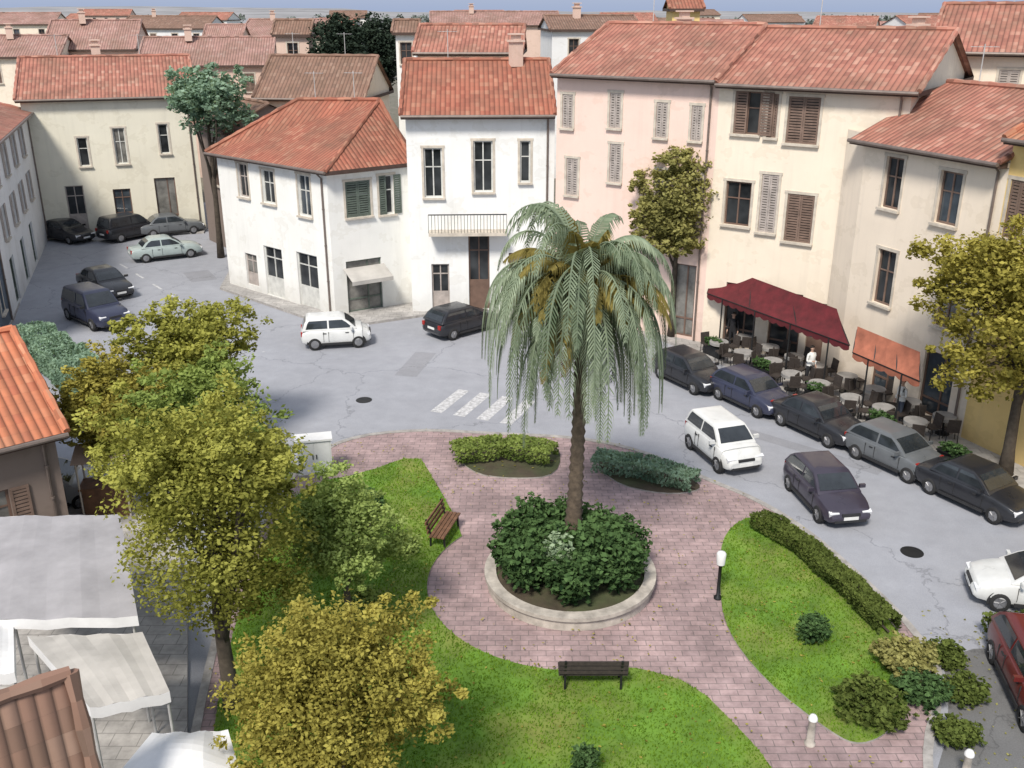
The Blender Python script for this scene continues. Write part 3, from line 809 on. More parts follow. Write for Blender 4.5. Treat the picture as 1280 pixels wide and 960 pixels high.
# R: cream house rising behind D
R0, R1 = Vector((20.5, 50.0, 0)), Vector((33.0, 43.5, 0)); RZ = 13.2
b, mb, fits = house('cream_house', 'tall pale house with red tiled roof rising behind the two storey cream house', rect_base(R0, R1, 9), RZ,
   {0: [dict(u0=3, u1=3.9, v0=10.6, v1=12.2, kind='window', frame='frame_white', shutter='shutter_grey', pose='closed'),
        dict(u0=7.5, u1=8.4, v0=10.6, v1=12.2, kind='window', frame='frame_white', shutter='shutter_grey', pose='closed')]}, None)
gable_fill(mb, R0, R1, 9, RZ, 15.1)
finish_walls(b, mb, fits, M['cream_wall2'])
gable_roof(b, R0, R1, 9, RZ, 15.1, M['tile_pink'], over=.5)

# L: pale house across the end of the street
L0, L1 = P(55, 300), P(258, 287); LZ = 9.5
opsL = [op(L0, L1, 143, 158, 160, 205), op(L0, L1, 199, 211, 155, 192), op(L0, L1, 98, 111, 172, 208), op(L0, L1, 240, 249, 165, 195),
        op(L0, L1, 144, 166, 236, 284, kind='door', frame='frame_brown'), op(L0, L1, 196, 222, 222, 284, kind='shop', frame='frame_brown'), op(L0, L1, 85, 108, 232, 290, kind='door', frame='shutter_grey')]
b, mb, fits = house('pale_house', 'pale stone coloured house with narrow dark windows across the end of the street', rect_base(L0, L1, 10), LZ, {0: opsL}, None)
gable_fill(mb, L0, L1, 10, LZ, 11.7)
finish_walls(b, mb, fits, M['pale_green_wall'])
rfL = gable_roof(b, L0, L1, 10, LZ, 11.7, M['tile_pink'], over=.4)
chimney(rfL, -29.5, 73, 11.0, 1.4)

# Mh: brown house in the gap
M0, M1 = P(262, 300), P(300, 318)
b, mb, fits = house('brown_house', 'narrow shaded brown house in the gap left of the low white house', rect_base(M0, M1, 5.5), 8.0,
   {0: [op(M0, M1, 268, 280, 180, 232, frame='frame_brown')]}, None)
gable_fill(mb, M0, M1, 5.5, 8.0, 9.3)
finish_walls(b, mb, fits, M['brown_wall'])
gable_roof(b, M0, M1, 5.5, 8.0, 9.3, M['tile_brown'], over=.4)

# K: grey white house on the left side of the street, and slate one at the edge
K0, K1 = P(16, 400), P(60, 300)
# footprint order: facade must run so that outside is on the right of its direction
K1f, K0f = K0, K1
opsK = [dict(u0=u, u1=u+1.0, v0=v, v1=v+1.7, kind='window', frame='frame_white', shutter='shutter_grey', pose='open') for u in (2.5, 6.5, 10.5, 14.5) for v in (3.6, 6.3)] + \
       [dict(u0=u, u1=u+1.5, v0=.14, v1=2.6, kind='shop', frame='shutter_green') for u in (2.3, 7, 11.5)]
Kb = [K1f, K0f]
dK = (K0f - K1f).normalized(); bK = Vector((-dK.y, dK.x, 0))
b, mb, fits = house('grey_house', 'pale grey house along the left side of the street', [K1f, K0f, K0f + bK*9, K1f + bK*9], 8.6, {0: opsK}, None)
gable_fill(mb, K1f, K0f, 9, 8.6, 10.0)
finish_walls(b, mb, fits, M['grey_wall'])
gable_roof(b, K1f, K0f, 9, 8.6, 10.0, M['tile_pink'], over=.35)
S0 = K1f - dK*.02; S1 = S0 - dK*7
b, mb, fits = house('slate_house', 'dark slate grey house front at the left edge', [S1 + bK*.02, S0 + bK*.02, S0 + bK*8, S1 + bK*8], 9.0,
    {0: [dict(u0=u, u1=u+1.0, v0=v, v1=v+1.7, kind='window', frame='frame_white', shutter=None, pose='open') for u in (1.5, 4.5) for v in (1, 4.6)]}, None)
gable_fill(mb, S1, S0, 8, 9.0, 10.8)
finish_walls(b, mb, fits, M['slate_wall'])
gable_roof(b, S1 + bK*.02, S0 + bK*.02, 8, 9.0, 10.8, M['tile_brown'], over=.35)

# orange roofed house left, near
q1 = P(84, 540, 4.0); qr = P(16, 412, 5.9)
bkv = Vector((qr.x - q1.x, qr.y - q1.y, 0)); hd = bkv.length; bkv.normalize(); dO = Vector((bkv.y, -bkv.x, 0))
O1 = Vector((q1.x, q1.y, 0)) - dO*.25 + bkv*.45; O0 = O1 - dO*9
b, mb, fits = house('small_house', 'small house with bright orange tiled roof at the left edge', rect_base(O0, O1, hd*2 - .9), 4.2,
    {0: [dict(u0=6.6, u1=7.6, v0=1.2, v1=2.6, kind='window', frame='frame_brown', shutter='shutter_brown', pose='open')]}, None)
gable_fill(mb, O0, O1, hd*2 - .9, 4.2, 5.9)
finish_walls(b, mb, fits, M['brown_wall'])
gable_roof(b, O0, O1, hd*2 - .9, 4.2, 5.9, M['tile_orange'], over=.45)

# brown roof in the near left corner
q1 = P(126, 985, 4.0); qr = P(88, 842, 5.6)
bkv = Vector((qr.x - q1.x, qr.y - q1.y, 0)); hd = bkv.length; bkv.normalize(); dO = Vector((bkv.y, -bkv.x, 0))
O1 = Vector((q1.x, q1.y, 0)) - dO*.25 + bkv*.4; O0 = O1 - dO*7
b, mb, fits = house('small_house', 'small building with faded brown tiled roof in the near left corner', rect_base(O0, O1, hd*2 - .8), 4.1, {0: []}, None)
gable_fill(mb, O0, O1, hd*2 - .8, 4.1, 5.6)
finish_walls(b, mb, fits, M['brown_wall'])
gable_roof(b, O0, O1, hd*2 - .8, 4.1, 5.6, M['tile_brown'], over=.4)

# background houses: (pixel x0, x1, distance, eave, ridge, wall, roof, label)
bgs = [(522, 648, 63, 12.55, 13.9, 'cream_wall', 'tile_pink', 'pale house with pink roof just behind the taller white house'),
       (318, 452, 66, 9.7, 11.9, 'cream_wall', 'tile_brown', 'house with wide brown roof behind the low white house'),
       (345, 386, 88, 13.0, 13.9, 'peach_wall', 'tile_brown', 'pale square block rising above the brown roofed house'),
       (170, 330, 92, 10.2, 12.3, 'peach_wall', 'tile_pink', 'distant house with long faded pink roof behind the green tree'),
       (55, 160, 100, 11.3, 13.7, 'peach_wall', 'tile', 'distant house with red roof above the pale stone house'),
       (-40, 62, 95, 10.8, 12.4, 'cream_wall', 'tile_pink', 'distant cream house with pink roof at the upper left edge'),
       (255, 300, 120, 11.6, 13.0, 'peach_wall', 'tile_pink', 'small far house with pale pink wall near the skyline'),
       (300, 410, 135, 11.6, 13.4, 'cream_wall', 'tile', 'far house with red roof left of the dark trees'),
       (838, 872, 75, 15.0, 15.6, 'yellow_wall', 'tile', 'pale yellow tower top rising above the pink roof'),
       (690, 800, 92, 13.2, 14.2, 'grey_wall', 'tile_brown', 'far grey house on the skyline behind the pink house'),
       (495, 520, 80, 13.3, 14.0, 'white_wall', 'tile_brown', 'slim white block right of the dark trees'),
       (150, 260, 160, 12.0, 13.6, 'grey_wall', 'tile_brown', 'hazy grey house far off on the left skyline'),
       (-60, 60, 170, 12.4, 14.0, 'cream_wall', 'tile', 'hazy cream house at the far left skyline'),
       (540, 700, 150, 12.6, 14.3, 'peach_wall', 'tile_pink', 'far peach house on the skyline between the white and pink roofs')]
for x0, x1, y, ez, rz, wm, rm, lab in bgs:
    p0 = Vector((far_x(x0, y), y, 0)); p1 = Vector((far_x(x1, y), y + (random.uniform(-2, 2) if x1 - x0 > 70 else 0), 0))
    w = (p1 - p0).length
    ops = []
    k = max(1, int(w / 3.2))
    for i in range(k):
        u = w * (i + .5) / k
        ops.append(dict(u0=u - .45, u1=u + .45, v0=ez - 2.5, v1=ez - .9, kind='window', frame='frame_brown', shutter=random.choice([None, 'shutter_brown']), pose='closed'))
    dep = min(9, max(3, w))
    b, mb, fits = house('distant_house' if y > 70 else 'background_house', lab, rect_base(p0, p1, dep), ez, {0: ops}, None)
    gable_fill(mb, p0, p1, dep, ez, rz)
    finish_walls(b, mb, fits, M[wm])
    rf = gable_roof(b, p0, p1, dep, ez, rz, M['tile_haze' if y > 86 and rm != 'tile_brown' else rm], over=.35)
    if w > 7: chimney(rf, p0.x + w * .3, y + dep * .45, rz - .3, 1.0)

rb_ = random.Random(3)
for i in range(26):
    y = rb_.uniform(190, 420); px = rb_.uniform(-40, 1320); x = far_x(px, y); w_ = rb_.uniform(8, 18); ez = rb_.uniform(8, 11.5) + (y - 190) * .004
    p0 = Vector((x, y, 0)); p1 = Vector((x + w_, y + rb_.uniform(-5, 5), 0))
    b, mb, fits = house('distant_house', 'tiny hazy house with tiled roof in the far town near the horizon', rect_base(p0, p1, 9), ez, {0: [dict(u0=w_*k - .5, u1=w_*k + .5, v0=ez - 2.6, v1=ez - .9, kind='window', frame='frame_brown') for k in (.25, .5, .75)]}, None, group='tiny houses near the horizon')
    gable_fill(mb, p0, p1, 9, ez, ez + 1.9)
    finish_walls(b, mb, fits, M[rb_.choice(['cream_wall', 'peach_wall', 'white_wall', 'grey_wall'])])
    gable_roof(b, p0, p1, 9, ez, ez + 1.9, M[rb_.choice(['tile_far', 'tile_pink', 'tile_brown'])], over=.4)
fw = MB(); fw.sh = []
for i in range(420):
    y = rb_.uniform(170, 800); px = rb_.uniform(-60, 1340); x = far_x(px, y); hgt = rb_.uniform(6, 11); r_ = rb_.uniform(2.5, 5)
    tone = rb_.uniform(0, .5)
    for k in range(46):
        v = Vector((rb_.gauss(0, 1), rb_.gauss(0, 1), rb_.gauss(0, 1))).normalized()
        p = Vector((x, y, hgt*.55)) + Vector((v.x*r_, v.y*r_, v.z*hgt*.45)) * rb_.uniform(.6, 1.05)
        a = Vector((rb_.gauss(0, 1), rb_.gauss(0, 1), rb_.gauss(0, 1))).normalized(); c = a.cross(v)
        if c.length < .05: continue
        c.normalize(); q = rb_.uniform(.7, 1.5)
        fw.add([p - a*q, p - c*q*.7, p + a*q, p + c*q*.7], [(0, 1, 2, 3)]); fw.sh += [max(0, min(1, tone + .3*v.z + rb_.uniform(0, .3)))]*4
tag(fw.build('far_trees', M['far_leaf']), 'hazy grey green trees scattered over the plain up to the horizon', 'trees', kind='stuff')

# ------------------------------------------------------------------ vegetation
def leaf_cloud(blobs, count, size, shade_lo=0.0, seed=1, droop=0.0, zsq=1.0):
    """blobs: (centre, radii). Leaves sit mostly near the skins of many small clumps spread through the blobs."""
    rnd = random.Random(seed)
    mb = MB(); mb.sh = []
    clumps = []
    tot = sum(r[0] * r[1] * r[2] for _, r in blobs)
    for c, r in blobs:
        k = max(8, int(150 * (r[0]*r[1]*r[2] / tot) * len(blobs) ** .5))
        for _ in range(k):
            while True:
                v = Vector((rnd.uniform(-1, 1), rnd.uniform(-1, 1), rnd.uniform(-1, 1)))
                if .25 < v.length < 1: break
            v = v * (.72 + .28 * v.length)
            clumps.append((Vector(c) + Vector((v.x*r[0], v.y*r[1], v.z*r[2])), rnd.uniform(.2, .38) * min(r), v.z, rnd.uniform(-.3, .3)))
    for _ in range(len(clumps) // 7):
        c, r = rnd.choice(blobs); v = Vector((rnd.gauss(0, 1), rnd.gauss(0, 1), rnd.gauss(0, .8))).normalized() * rnd.uniform(.95, 1.22)
        clumps.append((Vector(c) + Vector((v.x*r[0], v.y*r[1], v.z*r[2])), rnd.uniform(.14, .26) * min(r), v.z, rnd.uniform(-.2, .35)))
    per = max(1, count // len(clumps))
    for cc, cr, vz, tone in clumps:
        kk = int(per * rnd.uniform(.5, 1.4))
        for _ in range(kk):
            v = Vector((rnd.gauss(0, 1), rnd.gauss(0, 1), rnd.gauss(0, 1)))
            v.normalize(); v *= cr * rnd.uniform(.35, 1.15)
            v.z *= .75
            p = cc + v
            s = size * rnd.uniform(.6, 1.35)
            a = Vector((rnd.gauss(0, 1), rnd.gauss(0, 1), rnd.gauss(0, .5))).normalized()
            nb = Vector((v.x / cr + rnd.gauss(0, .6), v.y / cr + rnd.gauss(0, .6), v.z / cr + .5 + rnd.gauss(0, .6)))
            b = nb.cross(a)
            if b.length < 1e-3: continue
            b.normalize(); a = a * s; b = b * s * .62
            mb.add([p - a, p - b * .9 + a * .1, p + a, p + b], [(0, 1, 2, 3)])
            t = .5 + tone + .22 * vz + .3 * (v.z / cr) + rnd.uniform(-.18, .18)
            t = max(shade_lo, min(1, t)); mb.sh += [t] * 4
    return mb

def trunk_mb(base, top_z, r0, crown_pts, seed=1, lean=(0, 0)):
    rnd = random.Random(seed); mb = MB(); base = Vector(base)
    pts = []; rad = []
    for i in range(7):
        t = i / 6
        pts.append(base + Vector((lean[0]*t + .06*math.sin(3*t+seed), lean[1]*t, top_z * t))); rad.append(r0 * (1.25 if i == 0 else 1 - .6*t))
    mb.tube(pts, rad, 9)
    for c in crown_pts:
        t0 = rnd.uniform(.45, .9); s = pts[int(t0*6)]
        c = Vector(c); mid = s.lerp(c, .5) + Vector((rnd.uniform(-.2,.2), rnd.uniform(-.2,.2), .25))
        mb.tube([s, mid, c], [r0*.45, r0*.28, r0*.08], 6)
    return mb

def tree(name, label, base, h, crown_c, rad, leaf_m, count=7000, size=.12, group=None, r0=.16, seed=1, cat='tree', nblob=7, zk=.8):
    rnd = random.Random(seed * 7 + 1)
    base = Vector(base); o = empty(name, base); tag(o, label, cat, group)
    cc = Vector((0, 0, crown_c)); blobs = [(cc, (rad*.72, rad*.72, rad*zk*.8))]; limbs = []
    for i in range(nblob):
        a = i * 2.4 + rnd.random(); q = rnd.uniform(.4, .72)
        c = cc + Vector((math.cos(a)*rad*q, math.sin(a)*rad*q, rnd.uniform(-.55, .6)*rad*zk)); s = rad * rnd.uniform(.34, .52)
        blobs.append((c, (s, s, s*.85))); limbs.append(c)
    top = cc + Vector((rnd.uniform(-.15,.15)*rad, 0, h - crown_c - rad*.4)); blobs.append((top, (rad*.42,)*3)); limbs.append(top)
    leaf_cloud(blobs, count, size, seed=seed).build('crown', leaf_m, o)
    trunk_mb((0, 0, 0), crown_c, r0, limbs, seed).build('trunk', M['bark'], o, smooth=True)
    return o

row = 'yellow green trees along the left side of the park'
tree('lime_tree', 'big yellow green tree with dark trunk left of the park, beside the market canopies', P(292, 885, .1), 7.8, 4.9, 2.5, M['lime'], 50000, .05, row, .2, 3, zk=1.15)
tree('lime_tree', 'golden green tree at the bottom edge of the view, nearest the viewer', P(436, 1060, .1), 5.5, 3.4, 2.15, M['lime_gold'], 50000, .043, row, .17, 4, zk=1.0)
tree('lime_tree', 'yellow green tree beside the street, farthest of the left row', P(243, 565), 5.7, 3.6, 2.3, M['lime'], 24000, .075, row, .16, 5)
tree('lime_tree', 'golden tree close to the small orange roofed house', P(158, 625), 5.3, 3.4, 2.0, M['lime_gold'], 21000, .07, row, .15, 6)
tree('lime_tree', 'fresh green tree between the big yellow green tree and the open road', P(283, 700, .1), 6.1, 3.8, 2.3, M['lime_green'], 26000, .068, row, .15, 8, zk=1.0)
tree('lime_tree', 'small pale green tree on the left lawn, right of the big yellow green one', P(440, 805, .1), 4.9, 3.2, 1.6, M['pale_green'], 20000, .05, row, .11, 15)
tree('lime_tree', 'large golden green tree in front of the yellow house at the right edge', P(1255, 592, .13), 8.9, 5.7, 3.5, M['lime_gold'], 46000, .08, None, .22, 9, zk=.95, nblob=10)
tree('lime_tree', 'olive green tree in front of the pink house, right behind the palm', P(840, 420, .13), 9.3, 6.5, 2.25, M['olive'], 22000, .095, None, .17, 10, zk=1.2)
y = 69
tree('broadleaf_tree', 'blue green tree beside the right end of the pale stone house', P(277, 322), 11.7, 9.7, 2.7, M['teal_leaf'], 11000, .13, None, .2, 12)
for i, (px, yy, h) in enumerate(((422, 86, 14.5), (474, 90, 14.3))):
    tree('evergreen_tree', ['dark evergreen tree on the skyline, left of the pair', 'dark evergreen tree on the skyline, right of the pair next to the slim white block'][i],
         (far_x(px, yy), yy, 0), h, h - 3, 3.1, M['dark_leaf'], 11000, .15, 'dark trees on the skyline', .25, 20 + i, zk=1.1)

def shrub(name, label, base, rad, h, m, count, size=.07, group=None, seed=1, cat='shrub', sx=1.0, sy=1.0, rz=0.0):
    rnd = random.Random(seed)
    o = empty(name, base, rz); tag(o, label, cat, group)
    blobs = [(Vector((0, 0, h*.5)), (rad*.8*sx, rad*.8*sy, h*.48))]
    for i in range(6):
        a = i*1.05 + rnd.random()*.5
        blobs.append((Vector((math.cos(a)*rad*.55*sx, math.sin(a)*rad*.55*sy, h*rnd.uniform(.3, .7))), (rad*.42*min(sx, 1.6), rad*.42*sy, h*.3)))
    mb = leaf_cloud(blobs, count, size, seed=seed)
    for v in mb.v: v.z = max(v.z, .0)
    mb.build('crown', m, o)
    t = MB()
    for i in range(5):
        a = i*1.26; t.tube([(0, 0, -.05), (math.cos(a)*rad*.3*sx, math.sin(a)*rad*.3*sy, h*.35), (math.cos(a)*rad*.55*sx, math.sin(a)*rad*.55*sy, h*.7)], [.03, .02, .008], 5)
    t.build('stem', M['bark'], o)
    return o

def hedge(label, pts, w, h, m, dens=900, size=.06, seed=1, group=None):
    """clipped hedge following a line of ground points"""
    rnd = random.Random(seed); pts = [Vector(p) for p in pts]
    c = sum(pts, Vector()) / len(pts); o = empty('hedge', (c.x, c.y, .15)); tag(o, label, 'hedge', group)
    mb = MB(); mb.sh = []; st = MB()
    for a, b in zip(pts, pts[1:]):
        d = b - a; L = d.length; d.normalize(); nn = Vector((-d.y, d.x, 0))
        for _ in range(int(L * dens)):
            u = rnd.uniform(0, L); q = rnd.uniform(-1, 1); v = rnd.random()
            face = rnd.random()
            if face < .45: v = 1 - abs(rnd.gauss(0, .06))
            else: q = math.copysign(1 - abs(rnd.gauss(0, .08)), q)
            wob = 1 + .22 * noise.noise(a + d*u*1.2 + Vector((q, v, seed)))
            hh = h * (1 + .25 * noise.noise((a + d*u) * 1.1 + Vector((0, 0, seed))))
            p = a + d*u + nn*q*w/2*wob + Vector((0, 0, v*hh)) - Vector((c.x, c.y, 0))
            s = size * rnd.uniform(.6, 1.4)
            e1_ = Vector((rnd.gauss(0,1), rnd.gauss(0,1), rnd.gauss(0,1))).normalized(); e2_ = e1_.cross(Vector((rnd.gauss(0,1), rnd.gauss(0,1), rnd.gauss(0,1)))).normalized()
            mb.add([p - e1_*s, p - e2_*s*.6, p + e1_*s, p + e2_*s*.6], [(0,1,2,3)])
            t = max(0, min(1, .2 + .5*v + rnd.uniform(-.25, .25) + .5*noise.noise(p*2.1))); mb.sh += [t]*4
        st.tube([a - Vector((c.x, c.y, .02)), b - Vector((c.x, c.y, .02))], .03, 5)
        k = max(2, int(L / .5))
        for i in range(k):
            q = a.lerp(b, (i+.5)/k) - Vector((c.x, c.y, 0)); st.tube([q + Vector((0,0,-.03)), q + Vector((rnd.uniform(-.08,.08), 0, h*.8))], [.025, .01], 5)
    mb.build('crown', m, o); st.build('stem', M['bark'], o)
    return o

# round planter with its shrubs
pl = empty('planter', (PC.x, PC.y, .12)); tag(pl, 'round low pale stone planter at the centre of the paved ring', 'planter')
mb = MB(); mb.lathe([(2.28, 0), (2.28, .3), (2.36, .31), (2.36, .42), (2.04, .42), (2.04, .3)], n=56); mb.build('rim', M['pale_stone'], pl)
mb = MB(); mb.lathe([(2.04, .3), (1.0, .36), (.02, .38)], n=40); mb.build('soil', M['soil'], pl)
rr = random.Random(5)
k = 0
spots = [(0, -1.35), (-1.2, -.75), (1.2, -.8), (-1.45, .35), (1.45, .35), (-.85, 1.2), (.8, 1.25), (0, 1.6), (-.35, -.35), (.55, -.25)]
for i, (x, y_) in enumerate(spots):
    shrub('shrub', 'dark green leafy shrub in the round planter under the palm', (PC.x + x, PC.y + y_, .46), .82, rr.uniform(1.15, 1.6) if i < 8 else 1.7, M['shrub'], 2600, .085, 'shrubs in the round planter', 30 + i)

shrub('shrub', 'small pale silvery green plant in the middle of the round planter', (PC.x - .35, PC.y - .75, .46), .42, 1.75, M['silver_leaf'], 1600, .08, None, 49)

# palm
def palm():
    rnd = random.Random(77)
    base = Vector((PC.x + .08, PC.y + .75, .45)); o = empty('palm_tree', base); tag(o, 'tall palm with drooping grey green fronds growing from the round planter', 'palm tree')
    ht = 7.9
    t = MB(); pts = []; rad = []
    for i in range(60):
        k = i / 59; pts.append((.12*math.sin(k*2.2), .06*k, ht*k)); rad.append((.2 - .05*k + (.1*(1-k)**6)) * (1.14 if i % 2 else .9))
    t.tube(pts, rad, 12); t.build('trunk', M['palm_bark'], o, smooth=True)
    top = Vector((.12*math.sin(2.2), .06, ht))
    def fronds(n, el0, el1, len0, len1, droop, mb, width, hang, sh0):
        for i in range(n):
            az = i * 2.39996 + rnd.uniform(-.2, .2); el = R(rnd.uniform(el0, el1)); Ln = rnd.uniform(len0, len1)
            d = Vector((math.cos(az)*math.cos(el), math.sin(az)*math.cos(el), math.sin(el)))
            p = top + Vector((math.cos(az), math.sin(az), 0))*.12; seg = 22; ds = Ln / seg
            path = [p.copy()]; dirs = [d.copy()]
            for s in range(seg):
                d = (d + Vector((0, 0, -droop * ds * (0.25 + 1.5 * s / seg)))).normalized(); p = p + d*ds
                path.append(p.copy()); dirs.append(d.copy())
            i0 = len(mb.v); mb.tube(path, [.035*(1-s/(seg+1)) + .006 for s in range(seg+1)], 4, cap=False)
            mb.sh += [.55]*(len(mb.v) - i0)
            tone = rnd.uniform(-.4, .35); bare = rnd.uniform(0, .22)
            for s in range(3*2, (seg)*2):
                f = s/2; q = path[int(f)].lerp(path[min(seg, int(f)+1)], f - int(f)); dd = dirs[int(f)]
                side = dd.cross(Vector((0, 0, 1)))
                if side.length < .1: side = Vector((-math.sin(az), math.cos(az), 0))
                side.normalize(); ll = width * math.sin(math.pi * min(1, .12 + .86*f/seg)) ** .6 * rnd.uniform(.8, 1.15)
                for sg in (-1, 1):
                    if rnd.random() < bare: continue
                    v1 = (side*sg*.75 + dd*.55 + Vector((0, 0, .1 - hang*.4))).normalized()
                    v2 = (side*sg*.35 + dd*.45 + Vector((0, 0, -hang))).normalized()
                    m1 = q + v1*ll*.45; tip = m1 + v2*ll*.6
                    wv = dd * .026
                    mb.add([q - wv, q + wv, m1 + wv, m1 - wv, tip], [(0,1,2,3), (3,2,4)])
                    tt = max(0, min(1, sh0 + tone + rnd.uniform(-.2, .25))); mb.sh += [tt*.7, tt*.7, tt, tt, min(1, tt*1.15)]
    mb = MB(); mb.sh = []
    fronds(36, 40, 84, 2.6, 4.2, 1.25, mb, .6, 1.2, .6)
    fronds(40, 5, 50, 3.2, 5.1, 1.35, mb, .68, 1.8, .52)
    fronds(26, -40, 10, 3.0, 4.9, 1.3, mb, .68, 1.9, .45)
    fronds(14, -70, -30, 2.4, 4.0, .8, mb, .5, 1.6, .35)
    mb.build('fronds', M['frond'], o)
    mb = MB(); mb.sh = []
    fronds(76, -20, 80, 1.3, 2.9, .9, mb, .55, 1.1, .5)
    mb.build('flower_stalks', M['frond_dry'], o)
palm()

# hedges and shrubs in the park
hedge('low fresh green hedge across the top of the park left of the palm trunk', [P(566, 578, .15), P(630, 570, .15), P(692, 580, .15)], 1.0, .5, M['lime_green'], 1000, .06, 41)
hedge('low grey green hedge across the top of the park right of the palm trunk', [P(742, 588, .15), P(800, 596, .15), P(868, 614, .15)], .9, .5, M['teal_leaf'], 1000, .06, 42)
hedge('dark clipped hedge along the road edge of the right lawn', [P(945, 660, .15), P(1000, 690, .15), P(1060, 745, .15), P(1110, 795, .15)], .6, .42, M['hedge'], 1200, .055, 43)
shrub('shrub', 'small dark round shrub alone in the middle of the right lawn', P(1015, 800, .17), .45, .75, M['shrub'], 1800, .055, None, 51)
shrub('shrub', 'sprawling dark green shrub at the lower right corner of the right lawn', P(1090, 890, .15), .95, .65, M['hedge'], 4200, .06, None, 52)
shrub('shrub', 'pale leaved shrub at the right corner of the right lawn, above the sprawling one', P(1128, 838, .15), .8, .8, M['olive'], 4000, .06, None, 53)
shrub('shrub', 'dark green shrub at the outer corner of the right lawn beside the kerb', P(1150, 872, .15), .7, .6, M['shrub'], 3500, .055, None, 57)
for i, (x, y_) in enumerate(((1178, 826), (1205, 872), (1192, 925))):
    shrub('shrub', 'low dark olive bush on the dark asphalt corner right of the park kerb', P(x, y_, .02), .6, .5, M['hedge'], 2600, .055, 'low bushes at the lower right corner', 70 + i)
shrub('shrub', 'small dark shrub on the left lawn near the pale cabinet', P(462, 640, .17), .5, .8, M['shrub'], 1800, .06, None, 54)
shrub('shrub', 'small dark conical shrub on the front lawn at the bottom edge', P(730, 975, .17), .32, .9, M['shrub'], 1600, .05, None, 55)
hedge('blue green hedge beside the small orange roofed house', [P(40, 440), P(80, 470), P(125, 510)], 1.5, 1.3, M['teal_leaf'], 1300, .08, 44)
shrub('shrub', 'tall dark clipped shrub under the olive green tree', P(862, 392, .13), .85, 3.0, M['dark_leaf'], 5000, .09, None, 56)
hedge('low green hedge at the right edge behind the parked white car', [P(1232, 806), P(1330, 800)], .7, .6, M['hedge'], 1000, .06, 45)
for i, (x, y_) in enumerate([(420, 700), (455, 760), (500, 690), (390, 660), (475, 840)]):
    shrub('shrub', 'low loose green shrub growing among the left lawn', P(x, y_, .17), .55, .55, M['lime_green'], 1500, .06, 'low shrubs on the left lawn', 60 + i)

